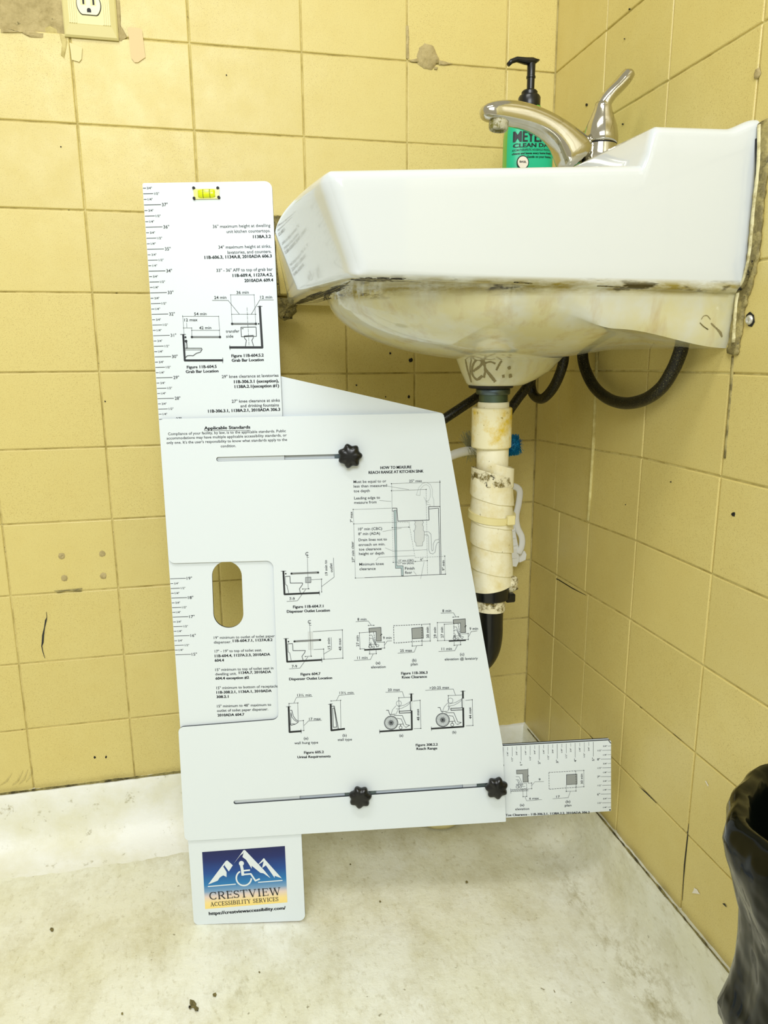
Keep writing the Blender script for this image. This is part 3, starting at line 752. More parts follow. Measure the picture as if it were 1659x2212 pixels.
# main panel
mo = TK
def m3(x, y, r): a = BC(x, y, mo); return (a[0], a[1], r)
outline = rounded([m3(343, 905, .25), m3(365, 1217, .3), m3(590, 1211, .35), m3(602, 1554, .35), m3(385, 1571, .3), m3(399, 1817, .3), m3(1093, 1775, .05), m3(1086, 1612, 0), m3(958, 892, .3)])
def slot(x0, y0, x1, y1, w):
    a = V(*BC(x0, y0, mo)); b = V(*BC(x1, y1, mo)); d = (b-a).normalized(); n_ = V(-d.y, d.x)*w/2; o = []
    for k in range(9): t_ = math.pi*(.5+k/8); o.append(tuple(a+V(d.x*math.cos(t_)-d.y*math.sin(t_), d.y*math.cos(t_)+d.x*math.sin(t_))*w/2))
    for k in range(9): t_ = math.pi*(-.5+k/8); o.append(tuple(b+V(d.x*math.cos(t_)-d.y*math.sin(t_), d.y*math.cos(t_)+d.x*math.sin(t_))*w/2))
    return o
main = sheet('main_panel', outline, [slot(472, 992, 757, 985, .22), slot(509, 1733, 1075, 1694, .22)], mo, TK, M['sheet'], board)
# vertical ruler strip
hole = rounded([BC(457, 1213)+(.76,), BC(462, 1357)+(.76,), BC(527, 1355)+(.76,), BC(521, 1212)+(.76,)], 10)
strip_o = sheet('vertical_ruler', rounded([(0, -.27, .25), (6.05, -.27, .35), (6.05, 37.95, .35), (0, 37.98, .08)]), [hole], 0, TK, M['sheet'], board)
def ring_sheet(px, off, rad): return rounded([BC(x, y, off)+(r,) for (x, y), r in zip(px, rad)])
back = sheet('back_panel', ring_sheet([(420, 770), (604, 812), (958, 893), (1086, 1612), (1080, 1760), (640, 1795), (640, 1300), (560, 1200), (420, 1190)], -TK-.005, [0, 0, .2, 0, 0, 0, 0, 0, 0]), [], -TK-.005, TK, M['sheet'], board)
toe = sheet('toe_slide', ring_sheet([(1000, 1616), (1320, 1599), (1320, 1752), (1000, 1772)], 0, [0, .1, .05, 0]), [], 0, TK, M['sheet'], board)
sheet('toe_slide_backing', ring_sheet([(1000, 1613), (1316, 1595), (1320, 1748), (1000, 1768)], -TK-.01, [0, .1, .05, 0]), [], -TK-.01, TK*.8, M['sheet'], board)

def knob(px):
    X, H = BC(px[0], px[1], mo+.35); c = BW(X, H, mo)
    mb = MB(); ang = random.random()
    def rf(th, h): return 1+.10*math.cos(7*(th+ang)) if h > .12 else 1
    mb.add(*lathe(c, [(.26, 0), (.26, .14), (.45, .15), (.54, .2), (.56, .3), (.54, .42), (.46, .5), (.3, .55), (.12, .56)], 84, axis=BN, rf=rf))
    o = mb.build('clamp_knob', M['black_plastic'], board, smooth=True); auto_smooth(o, 40)
    return o
for p in ((756, 985), (778, 1723), (1073, 1703)): knob(p)
# slider plates seen in the slots
def slug(x0, y0, x1, y1):
    a = V(*BC(x0, y0, 0.06)); b = V(*BC(x1, y1, 0.06)); d = (b-a).normalized(); n_ = V(-d.y, d.x)*.09
    q = [a-n_, b-n_, b+n_, a+n_]; v = [BW(p.x, p.y, .07) for p in q]+[BW(p.x, p.y, .005) for p in q]
    return mesh_obj('slot_plate', v, [(0, 1, 2, 3), (0, 1, 5, 4), (1, 2, 6, 5), (2, 3, 7, 6), (3, 0, 4, 7)], M['steel_grey'], board)
slug(723, 986, 785, 984); slug(745, 1716, 812, 1711); slug(1030, 1697, 1078, 1694)
# spirit level vial
def bq(px, off): return [BW(*BC(x, y, 0), off) for x, y in px]
lv = thing('x', 'x', 'x'); bpy.data.objects.remove(lv)
mb = MB(); q = [(418, 409), (474, 408), (474, 430), (420, 431)]
mb.add(bq(q, .005)+bq(q, .07), [(4, 5, 6, 7), (0, 1, 5, 4), (1, 2, 6, 5), (2, 3, 7, 6), (3, 0, 4, 7)]); vial = mb.build('level_vial', M['vial_clear'], board)
a = BW(*BC(423, 420, 0), .07); b = BW(*BC(471, 418.5, 0), .07)
a, b = a.lerp(b, .12), a.lerp(b, .88)
v, f = tube([a.lerp(b, i/8) for i in range(9)], [(.06, .16)]+[(.09, .19)]*7+[(.06, .16)], 16, up=BN); vt_ = mesh_obj('vial_tube', v, f, M['vial'], vial, True)
for q in (.3, .7):
    v, f = tube([a.lerp(b, q-.012), a.lerp(b, q+.012)], (.096, .197), 20, up=BN); mesh_obj('centre_mark', v, f, M['dark_gap'], vial)
a2 = BW(*BC(441, 415, 0), .14); b2 = BW(*BC(454, 414.6, 0), .14)
v, f = tube([a2.lerp(b2, i/4) for i in range(5)], [(.01, .03), (.03, .06), (.03, .07), (.03, .06), (.01, .03)], 12, up=BN); mesh_obj('bubble', v, f, M['bubble'], vial, True)
for x, y in ((419, 407), (471, 407), (420, 429), (473, 427)):
    X, H = BC(x, y, 0); v, f = lathe(BW(X, H, .0), [(.07, 0), (.07, .085)], 10, axis=BN); mesh_obj('corner_screw', v, f, M['dark_gap'], vial)

CROPS = {'A': (300, 380, 380/1557), 'B': (340, 880, 640/1659), 'C': (730, 980, 330/1659), 'D': (590, 1180, 470/1659), 'E': (350, 1200, 290/1604), 'G': (600, 1460, 460/1659), 'H': (1040, 1580, 300/1659), 'I': (380, 1680, 300/1659), 'P': (0, 0, 1)}
MATS = ['ink', 'ink_grey', 'ink_light', 'ink_blue', 'ink_thin', 'sheet', 'cream']
class Print:
    "flat print on one sheet of the board; coordinates measured on enlarged crops of the photograph"
    def __init__(s, crop, off): s.c = CROPS[crop]; s.off = off; s.mb = MB(); s.n = 0
    def b(s, p): return V(*BC(s.c[0]+p[0]*s.c[2], s.c[1]+p[1]*s.c[2], s.off))
    def sc(s): return s.c[2]*.0232           # inches per crop pixel
    def z(s): s.n += 1; return s.off+.008+.0004*(s.n % 30)
    def poly(s, pts, m=0, raw=False):
        z = s.z(); P = [p if raw else s.b(p) for p in pts]
        bm = bmesh.new(); vv = [bm.verts.new((p.x, p.y, 0)) for p in P]; es = [bm.edges.new((vv[i], vv[(i+1) % len(vv)])) for i in range(len(vv))]
        bmesh.ops.triangle_fill(bm, edges=es, use_beauty=False); bm.verts.index_update()
        s.mb.add([BW(v.co.x, v.co.y, z) for v in bm.verts], [tuple(v.index for v in f.verts) for f in bm.faces], m); bm.free()
    def L(s, pts, w=3, m=0, raw=False, closed=False):
        z = s.z(); P = [p if raw else s.b(p) for p in pts]
        if closed: P.append(P[0])
        h = w*s.sc()/2 if not raw else w/2
        for i in range(len(P)-1):
            d = P[i+1]-P[i]
            if d.length < 1e-6: continue
            d = d.normalized(); n_ = V(-d.y, d.x)*h; e = d*h*.5
            q = [P[i]-n_-e, P[i+1]-n_+e, P[i+1]+n_+e, P[i]+n_-e]
            s.mb.add([BW(p.x, p.y, z+.0005*(i % 4)) for p in q], [(0, 1, 2, 3)], m)
    def dash(s, pts, w=3, m=0, on=14, gap=9):
        for i in range(len(pts)-1):
            a = V(*pts[i]); b = V(*pts[i+1]); ln = (b-a).length; t = 0
            while t < ln: s.L([tuple(a.lerp(b, t/ln)), tuple(a.lerp(b, min(1, (t+on)/ln)))], w, m); t += on+gap
    def dim(s, a, b, w=2.6, r=4):
        s.L([a, b], w, 0)
        for p in (a, b): s.disc(p, r, 0, 6)
    def disc(s, c, r, m=0, n=12): s.poly([(c[0]+r*math.cos(2*math.pi*k/n), c[1]+r*math.sin(2*math.pi*k/n)) for k in range(n)], m)
    def circ(s, c, r, w=3, m=0, n=28): s.L([(c[0]+r*math.cos(2*math.pi*k/n), c[1]+r*math.sin(2*math.pi*k/n)) for k in range(n)], w, m, closed=True)
    def text(s, st, x0, x1, y, cap=24, bold=False, y1=None, m=0):
        "along the board axis unless y1 given (then from (x0,y) to (x1,y1))"
        vs, fs = glyphs(st, bold); mn = min(v[0] for v in vs); mx = max(v[0] for v in vs)
        a = s.b((x0, y))
        if y1 is None:
            b = s.b((x1, y)); b = V(b.x, a.y)
        else: b = s.b((x1, y1))
        d = b-a; W_ = d.length; d = d.normalized(); n_ = V(-d.y, d.x); k = W_/(mx-mn); hc = cap*s.sc()/CAPH
        z = s.z()
        s.mb.add([BW(*(a+d*(x-mn)*k+n_*yy*hc), z) for x, yy in vs], fs, m)
    def vt(s, st, x, y, x1, y1, cap=22, bold=False): s.text(st, x, x1, y, cap, bold, y1)
    def bar(s, a, b, r=11): s.L([a, b], 13, 0); s.L([a, b], 6, 1); s.disc(a, r); s.disc(b, r)
    def build(s, name, parent, label=None):
        me = s.mb; used = sorted(set(me.m)); mm = [M[MATS[i]] for i in used]; mi = [used.index(i) for i in me.m]
        o = bpy.data.meshes.new(name); o.from_pydata([tuple(v*S) for v in me.v], [], me.f)
        for q in mm: o.materials.append(q)
        o.polygons.foreach_set('material_index', mi); o.update()
        ob = bpy.data.objects.new(name, o); COL.objects.link(ob); ob.parent = parent; ob.matrix_parent_inverse = parent.matrix_world.inverted()
        if label: ob['label'] = label
        return ob
# rulers
def ruler(H0, H1, name, label, cut=None):
    p = Print('P', 0)
    q = int(round(H0*4))
    while q <= H1*4:
        Hh = q/4; r = q % 4; ln = {0: .80, 2: .47, 1: .15, 3: .15}[r]
        p.L([V(.02, Hh), V(ln, Hh)], .024, 0, raw=True)
        txt = {0: '%d"' % (q//4), 1: '1/4"', 2: '1/2"', 3: '3/4"'}[r]; cap = .145 if r == 0 else .095
        vs, fs = glyphs(txt, r == 0 and False); mn = min(v[0] for v in vs); mx = max(v[0] for v in vs); Wd = .27 if r == 0 else .23
        x0 = ln+.05 if r in (0, 2) else ln+.05; z = p.z(); k = Wd/(mx-mn)
        p.mb.add([BW(x0+(x-mn)*k, Hh-cap*.5+yy*cap/CAPH, z) for x, yy in vs], fs, 0); q += 1
    return p.build(name, strip_o, label)
ruler(27, 37.75, 'ruler_print', 'ruler marks from 27 to 37 inches')
ruler(15, 19, 'ruler_print', 'ruler marks from 15 to 19 inches')
p = Print('A', 0)
for st, a, b, y, bo in [('36" maximum height at dwelling', 655, 1165, 462, 0), ('unit kitchen countertops.', 777, 1165, 506, 0), ('1138A.3.2', 1010, 1170, 552, 1), ('34" maximum height at sinks,', 705, 1172, 645, 0), ('lavatories, and counters.', 785, 1175, 690, 0), ('11B-606.3, 1134A.8, 2010ADA 606.3', 582, 1178, 735, 1), ('33" - 36" AFF to top of grab bar', 687, 1185, 850, 0), ('11B-609.4, 1127A.4.2,', 830, 1188, 895, 1), ('2010ADA 609.4', 935, 1190, 940, 1), ('29" knee clearance at lavatories', 735, 1237, 1790, 0), ('11B-306.3.1 (exception),', 842, 1240, 1835, 1), ('1138A.2.1(exception #1)', 848, 1242, 1878, 1), ('27" knee clearance at sinks', 823, 1248, 2008, 0), ('and drinking fountains', 900, 1240, 2048, 0), ('11B-306.3.1, 1138A.2.1, 2010ADA 306.3', 613, 1252, 2095, 1)]:
    p.text(st, a, b, y, 25, bo)
p.build('printed_text', strip_o, 'printed height rules on the upper strip')
p = Print('A', 0)
p.dim((388, 1243), (706, 1243)); p.L([(388, 1235), (400, 1400)], 2.5); p.L([(706, 1243), (715, 1365)], 2.5); p.dim((395, 1345), (468, 1345)); p.dim((468, 1367), (712, 1367)); p.L([(422, 1300), (425, 1345)], 2.5); p.L([(468, 1345), (470, 1420)], 2.5); p.L([(713, 1367), (716, 1420)], 2.5)
p.text('54 min', 490, 600, 1235); p.text('12 max', 403, 520, 1288); p.text('42 min', 535, 642, 1358); p.bar((470, 1426), (718, 1426))
p.L([(393, 1405), (407, 1633), (742, 1632)], 17); p.L([(368, 1403), (415, 1403)], 4); p.disc((413, 1428), 9); p.L([(742, 1610), (742, 1655)], 4)
p.L([(418, 1455), (425, 1525)], 13); p.disc((418, 1462), 12); p.L([(418, 1480), (424, 1520)], 5, 2)
p.L([(412, 1525), (555, 1525), (560, 1535), (545, 1560), (510, 1570), (480, 1592), (455, 1590), (430, 1592), (415, 1605)], 5); p.L([(412, 1540), (552, 1540)], 4)
p.text('Figure 11B-604.5', 425, 690, 1705, 24, True); p.text('Grab Bar Location', 415, 706, 1745, 24, True)
p.build('printed_figure', strip_o, 'grab bar figure with side view of a toilet')
p = Print('A', 0)
p.dim((812, 1053), (1020, 1053)); p.L([(812, 1053), (825, 1300)], 2.5); p.L([(1020, 1053), (1035, 1300)], 2.5); p.dim((822, 1225), (962, 1225)); p.dim((962, 1225), (1035, 1225))
p.L([(650, 1102), (790, 1102), (888, 1222)], 3); p.L([(1192, 1098), (1070, 1098), (995, 1225)], 3); p.dash([(957, 1165), (975, 1500)], 2.5, 0, 30, 8)
p.text('36 min', 865, 973, 1045); p.text('24 min', 668, 775, 1090); p.text('12 min', 1075, 1180, 1087); p.bar((826, 1309), (1036, 1309)); p.disc((1060, 1309), 7)
p.L([(1070, 1155), (1092, 1518), (805, 1518)], 19); p.L([(1050, 1157), (1092, 1155)], 4); p.L([(805, 1500), (808, 1540)], 4); p.L([(903, 1340), (1037, 1338), (1040, 1420), (908, 1424)], 5, closed=True); p.L([(932, 1417), (1013, 1412)], 6)
p.L([(932, 1424), (938, 1440), (952, 1455), (943, 1508)], 5); p.L([(1013, 1412), (1012, 1435), (1000, 1455), (1015, 1505)], 5); p.L([(910, 1352), (925, 1352)], 5)
p.text('transfer', 770, 890, 1388); p.text('side', 773, 837, 1432); p.text('Figure 11B-604.5.2', 820, 1106, 1605, 24, True); p.text('Grab Bar Location', 822, 1107, 1645, 24, True)
p.build('printed_figure', strip_o, 'grab bar figure with front view of a toilet')
p = Print('E', 0)
for st, a, b, y, bo in [('19" minimum to outlet of toilet paper', 620, 1348, 998, 0), ('dispenser.', 620, 828, 1052, 0), ('11B-604.7.1, 1127A.8.2', 846, 1322, 1035, 1), ('17" - 19" to top of toilet seat.', 630, 1195, 1160, 0), ('11B-604.4, 1127A.2.3, 2010ADA', 630, 1295, 1215, 1), ('604.4', 630, 742, 1268, 1), ('15" minimum to top of toilet seat in', 638, 1332, 1380, 0), ('dwelling unit.', 638, 893, 1432, 0), ('1134A.7, 2010ADA', 918, 1305, 1415, 1), ('604.4 exception #2', 640, 1042, 1483, 1), ('15" minimum to bottom of receptacle', 650, 1383, 1597, 0), ('11B-308.2.1, 1136A.1, 2010ADA', 650, 1312, 1650, 1), ('308.2.1', 652, 797, 1703, 1), ('15" minimum to 48" maximum to', 658, 1305, 1815, 0), ('outlet of toilet paper dispenser.', 658, 1270, 1868, 0), ('2010ADA 604.7', 664, 985, 1922, 1)]:
    p.text(st, a, b, y, 33, bo)
p.build('printed_text', strip_o, 'printed height rules on the lower strip')
p = Print('B', mo)
p.text('Applicable Standards', 262, 521, 125, 17, True); p.L([(262, 131), (521, 129)], 2)
p.build('printed_heading', main); p = Print('B', mo)
for st, a, b, y in [('Compliance of your facility, by law, is to the applicable standards. Public', 60, 720, 156), ('accommodations may have multiple applicable accessibility standards, or', 52, 725, 180), ("only one. It's the user's responsibility to know what standards apply to the", 52, 727, 205), ('condition.', 355, 440, 224)]: p.text(st, a, b, y, 14.5)
p.build('printed_text', main, 'heading and paragraph at the top of the main panel')
p = Print('C', mo)
for st, a, b, y, cp, bo in [('HOW TO MEASURE', 460, 800, 168, 30, 1), ('REACH RANGE AT KITCHEN SINK', 333, 930, 220, 30, 1), ('Must be equal to or', 170, 525, 320, 29, 0), ('less than measured', 170, 532, 368, 29, 0), ('toe depth', 172, 345, 420, 29, 0), ('Leading edge to', 177, 458, 497, 29, 0), ('measure from', 177, 420, 545, 29, 0), ('25" max', 773, 913, 310, 26, 0), ('10" min (CBC)', 220, 480, 833, 29, 0), ('8" min (ADA)', 222, 458, 885, 29, 0), ('Drain lines not to', 225, 532, 950, 29, 0), ('enroach on min.', 225, 512, 1003, 29, 0), ('toe clearance', 227, 470, 1052, 29, 0), ('height or depth', 229, 502, 1100, 29, 0), ('Minimum knee', 232, 498, 1215, 29, 0), ('clearance', 234, 410, 1265, 29, 0), ('13" min (CBC)', 658, 823, 1170, 20, 0), ('11" min (ADA)', 658, 823, 1202, 20, 0), ('6"', 895, 925, 1160, 24, 0), ('Finish', 728, 832, 1260, 30, 0), ('floor', 728, 805, 1305, 30, 0)]:
    p.text(st, a, b, y, cp, bo)
p.vt('7" max', 160, 745, 157, 628, 26); p.vt('27" min clear', 180, 1178, 168, 952, 26); p.vt('9" min', 1158, 1268, 1155, 1158, 26)
for a, b in [((580, 325), (1108, 308)), ((580, 402), (958, 388)), ((165, 605), (172, 762)), ((172, 762), (190, 1350)), ((1160, 1112), (1168, 1308)), ((600, 1180), (840, 1170)), ((840, 1170), (970, 1162)), ((590, 803), (770, 797))]: p.dim(a, b, 2.2, 6)
for l in [[(583, 325), (588, 590)], [(535, 352), (770, 390)], [(450, 508), (578, 518)], [(165, 605), (580, 592)], [(172, 762), (600, 745)], [(412, 1160), (445, 1123), (828, 1108)], [(512, 1022), (600, 1058), (970, 1042)], [(485, 845), (690, 808)], [(820, 1275), (852, 1315)], [(935, 1175), (898, 1358)], [(190, 1350), (300, 1346)]]: p.L(l, 2.2, 4)
p.L([(290, 1346), (710, 1330), (1165, 1308)], 5); p.L([(1107, 290), (1110, 575)], 4); p.L([(1110, 575), (1120, 1310)], 5); p.L([(590, 592), (640, 592), (650, 733), (990, 720), (985, 575), (1110, 573)], 6); p.L([(590, 592), (590, 622), (612, 626)], 4); p.L([(990, 600), (1092, 592), (1108, 1308)], 5)
p.poly([(608, 615), (632, 612), (640, 1218), (708, 1218), (710, 1325), (690, 1325), (686, 1242), (625, 1245)], 3); p.L([(608, 615), (632, 612), (640, 1218), (708, 1218), (710, 1325), (690, 1325), (686, 1242), (625, 1245)], 4, closed=True)
p.poly([(832, 730), (920, 728), (925, 830), (940, 850), (935, 945), (920, 960), (918, 1000), (850, 1002), (845, 965), (832, 955), (830, 845), (835, 830)], 2); p.L([(832, 730), (843, 745), (832, 765), (845, 785), (835, 830), (820, 840), (832, 850), (832, 955), (845, 965), (850, 1002), (918, 1000), (920, 960), (935, 945), (940, 850), (925, 830), (928, 790), (915, 770), (928, 745), (920, 728)], 3, 4)
p.L([(940, 848), (985, 848), (1010, 875), (1015, 1040), (1025, 1055), (1035, 1045), (1035, 980), (1055, 940), (1100, 928)], 3, 4); p.L([(940, 880), (975, 882), (985, 900), (988, 1050), (1000, 1080), (1030, 1088), (1055, 1070), (1065, 1000), (1080, 965), (1100, 960)], 3, 4)
p.L([(850, 448), (880, 365), (920, 322), (960, 312), (1005, 335), (1027, 390), (1025, 460), (1040, 500), (1043, 570)], 2.5, 1); p.L([(850, 448), (890, 455), (895, 385), (930, 345), (960, 335), (990, 355), (1005, 400), (1003, 465), (985, 510), (955, 515), (960, 548), (1000, 552), (1000, 570)], 2.5, 1); p.L([(932, 470), (960, 520), (988, 530)], 2.5, 1)
p.dash([(590, 748), (770, 742), (838, 1128)], 2.6, 4, 16, 10); p.dash([(838, 1128), (1160, 1115)], 2.6, 4, 16, 10); p.dash([(957, 395), (973, 1310)], 2.4, 4, 18, 8); p.dash([(590, 625), (600, 1180)], 2, 4, 14, 10)
p.build('printed_figure', main, 'kitchen sink reach range figure')
p = Print('D', mo)
def CL(p, x, y): p.text('C', x, x+24, y, 28); p.L([(x+14, y-14), (x+12, y+12), (x+26, y+12)], 3)
def toilet(p, dx, dy):
    p.L([(x+dx, y+dy) for x, y in [(92, 230), (128, 228), (131, 281), (225, 280), (222, 295), (200, 325), (208, 352)]], 4)
    p.L([(x+dx, y+dy) for x, y in [(92, 230), (94, 290), (107, 300), (118, 356)]], 3)
CL(p, 246, 72); p.L([(78, 190), (87, 366), (352, 355)], 14); p.L([(60, 190), (98, 188)], 3); p.disc((96, 209), 6); p.bar((140, 208), (343, 200), 8); p.L([(261, 90), (268, 325)], 2); toilet(p, 0, 0)
p.L([(247, 237), (288, 235), (288, 275), (247, 277)], 3, closed=True)
for k in range(5): p.L([(247+k*10, 237), (247+k*10, 277)], 1.6); p.L([(247, 237+k*10), (288, 237+k*10)], 1.6)
p.dim((225, 325), (272, 323), 2.4); p.L([(105, 420), (185, 415), (248, 328)], 2.4); p.text('7-9', 125, 165, 410, 21); p.dim((368, 250), (370, 348), 2.4); p.L([(292, 255), (375, 250)], 2.4); p.L([(370, 307), (465, 235), (460, 88)], 2.4); p.L([(352, 340), (354, 372)], 3)
p.vt('19 min to', 417, 220, 410, 105, 21); p.vt('outlet', 455, 198, 450, 128, 21); p.text('Figure 11B-604.7.1', 152, 385, 472, 21, True); p.text('Dispenser Outlet Location', 105, 434, 507, 21, True)
p.build('printed_figure', main, 'toilet paper dispenser figure, upper')
p = Print('D', mo)
CL(p, 265, 590); p.L([(97, 705), (107, 880), (370, 866)], 14); p.L([(80, 705), (118, 703)], 3); p.disc((117, 727), 6); p.poly([(265, 650), (302, 650), (305, 790), (268, 790)], 2); p.bar((163, 725), (358, 714), 8); p.L([(280, 608), (288, 840)], 2); toilet(p, 20, 514)
p.dim((245, 840), (292, 838), 2.4); p.L([(122, 935), (205, 928), (265, 842)], 2.4); p.text('7-9', 143, 183, 925, 21); p.dim((528, 637), (532, 853), 2.4); p.L([(305, 650), (528, 637)], 2.4); p.L([(310, 787), (388, 783)], 2.4); p.dim((385, 783), (388, 860), 2.4); p.L([(375, 862), (532, 852)], 2.4); p.L([(388, 820), (445, 785), (442, 695)], 2.4); p.L([(370, 850), (372, 884)], 3)
p.vt('15 min', 437, 783, 432, 698, 21); p.vt('48 max', 522, 795, 516, 700, 21); p.text('Figure 604.7', 210, 362, 985, 21, True); p.text('Dispenser Outlet Location', 122, 451, 1022, 21, True)
p.build('printed_figure', main, 'toilet paper dispenser figure, lower')
p = Print('D', mo)
def sitter(p, dx, dy):
    for l in [[(733, 680), (752, 676), (785, 745), (805, 752)], [(733, 705), (756, 700), (778, 752), (800, 768), (808, 752)], [(757, 702), (782, 750)], [(730, 748), (782, 746)], [(745, 730), (748, 770)]]: p.L([(x+dx, y+dy) for x, y in l], 3, 4)
    p.circ((740+dx, 765+dy), 11, 3, 0, 14); p.circ((766+dx, 768+dy), 8, 3, 0, 12); p.circ((740+dx, 748+dy), 6, 3, 4, 10)
def table_s(p, dx, dy):
    q = [(x+dx, y+dy) for x, y in [(730, 625), (822, 618), (825, 722), (787, 723), (785, 650), (732, 655)]]; p.poly(q, 1); p.L(q, 4, closed=True); p.L([(822+dx, 665+dy), (830+dx, 672+dy), (818+dx, 678+dy), (825+dx, 685+dy)], 4)
table_s(p, 0, 0); sitter(p, 0, 0); p.L([(630, 575), (725, 570), (748, 602)], 2.4); p.text('8 min', 643, 712, 567, 21); p.dim((727, 603), (768, 602), 2.4); p.dash([(735, 655), (733, 780)], 3.4, 0, 11, 7); p.dash([(765, 655), (790, 770)], 3.4, 0, 11, 7); p.L([(697, 790), (825, 783)], 12)
p.dim((658, 660), (663, 783), 2.4); p.L([(658, 660), (730, 655)], 2.4); p.L([(663, 783), (700, 781)], 2.4); p.vt('27 min', 656, 763, 651, 680, 21); p.dim((848, 730), (850, 775), 2.4); p.L([(790, 733), (850, 730)], 2.4); p.L([(825, 776), (852, 775)], 2.4); p.L([(850, 752), (870, 722), (905, 720)], 2.4); p.text('9 min', 838, 903, 708, 21)
p.dim((735, 820), (787, 818), 2.4); p.L([(735, 795), (737, 820)], 2.4); p.L([(785, 790), (787, 820)], 2.4); p.L([(617, 870), (742, 863), (762, 822)], 2.4); p.text('11 min', 642, 720, 860, 21); p.text('(a)', 783, 817, 898, 21); p.text('elevation', 747, 858, 930, 21)
p.build('printed_figure', main, 'knee clearance drawing a, elevation'); p = Print('D', mo)
p.dash([(918, 605), (1132, 596), (1135, 722), (922, 738), (918, 605)], 4, 0, 11, 8); q = [(1057, 625), (1142, 618), (1145, 700), (1060, 705)]; p.poly(q, 1); p.L(q, 4, closed=True)
p.dim((1195, 592), (1198, 722), 2.4); p.L([(1132, 596), (1195, 592)], 2.4); p.L([(1135, 724), (1198, 722)], 2.4); p.vt('30 min', 1190, 698, 1185, 615, 21); p.dim((1060, 760), (1135, 755), 2.4); p.L([(1060, 705), (1060, 760)], 2.4); p.L([(1135, 722), (1135, 755)], 2.4); p.L([(950, 815), (1075, 806), (1095, 758)], 2.4); p.text('25 max', 968, 1060, 805, 21); p.text('(b)', 1060, 1092, 878, 21); p.text('plan', 1050, 1102, 908, 21)
p.build('printed_figure', main, 'knee clearance drawing b, plan'); p = Print('D', mo)
table_s(p, 643, -65); sitter(p, 643, -63); p.L([(1278, 510), (1375, 507), (1392, 537)], 2.4); p.text('8 min', 1290, 1358, 502, 21); p.dim((1372, 540), (1412, 538), 2.4); p.dash([(1377, 585), (1380, 710)], 3.4, 0, 11, 7); p.dash([(1410, 590), (1432, 700)], 3.4, 0, 11, 7); p.L([(1342, 722), (1467, 716)], 12)
p.dim((1252, 582), (1254, 720), 2.4); p.dim((1305, 595), (1307, 718), 2.4); p.L([(1252, 582), (1375, 578)], 2.4); p.L([(1305, 595), (1375, 590)], 2.4); p.L([(1254, 720), (1340, 718)], 2.4); p.vt('29 min', 1246, 700, 1241, 617, 21); p.vt('27 min', 1300, 697, 1295, 615, 21)
p.dim((1487, 665), (1488, 710), 2.4); p.L([(1432, 668), (1487, 665)], 2.4); p.L([(1467, 711), (1488, 710)], 2.4); p.L([(1490, 688), (1510, 650), (1555, 645)], 2.4); p.text('9 min', 1497, 1562, 638, 21); p.dim((1380, 755), (1430, 750), 2.4); p.L([(1380, 728), (1380, 755)], 2.4); p.L([(1428, 722), (1430, 750)], 2.4); p.L([(1262, 802), (1385, 795), (1405, 755)], 2.4); p.text('11 min', 1285, 1363, 792, 21); p.text('(c)', 1425, 1457, 832, 21); p.text('elevation @ lavatory', 1308, 1560, 870, 20)
p.build('printed_figure', main, 'knee clearance drawing c, elevation at lavatory'); p = Print('D', mo)
p.text('Figure 11B-306.3', 976, 1178, 978, 21, True); p.text('Knee Clearance', 982, 1173, 1008, 21, True)
p.build('printed_caption', main)
p = Print('G', mo)
p.L([(270, 160), (145, 168), (125, 212)], 2.4); p.text('13½ min', 152, 262, 160, 21); p.dim((88, 215), (157, 210), 2.4); p.L([(85, 240), (92, 437), (182, 430)], 15); p.L([(65, 241), (102, 238)], 3); p.L([(155, 210), (160, 360)], 2.4); p.L([(88, 215), (89, 240)], 2.4)
p.L([(97, 268), (110, 268), (120, 310), (140, 340), (160, 350), (158, 362), (135, 376), (105, 385), (100, 380), (103, 285)], 4); p.L([(103, 285), (110, 320), (130, 345), (155, 358)], 3.5); p.L([(102, 375), (120, 372), (138, 376)], 3.5)
p.dim((200, 347), (203, 425), 2.4); p.L([(165, 350), (200, 347)], 2.4); p.L([(185, 426), (203, 425)], 2.4); p.L([(205, 385), (240, 350), (343, 345)], 2.4); p.text('17 max', 245, 335, 345, 21); p.text('(a)', 203, 238, 495, 21); p.text('wall hung type', 130, 315, 532, 21); p.L([(180, 415), (183, 446)], 3)
p.build('printed_figure', main, 'wall hung urinal drawing'); p = Print('G', mo)
p.L([(598, 142), (478, 150), (458, 190)], 2.4); p.text('13½ min', 482, 590, 142, 21); p.dim((415, 195), (490, 190), 2.4); p.L([(412, 220), (418, 424), (520, 412)], 15); p.L([(394, 222), (428, 218)], 3); p.L([(488, 190), (492, 405)], 2.4); p.L([(418, 235), (440, 235), (472, 412)], 5); p.L([(428, 250), (432, 400), (460, 398), (440, 250)], 4.5, closed=True); p.text('(b)', 505, 538, 472, 21); p.text('stall type', 468, 578, 506, 21)
p.build('printed_figure', main, 'stall urinal drawing'); p = Print('G', mo)
p.text('Figure 605.2', 205, 360, 606, 21, True); p.text('Urinal Requirements', 153, 413, 642, 21, True)
p.build('printed_caption', main)
p = Print('G', mo)
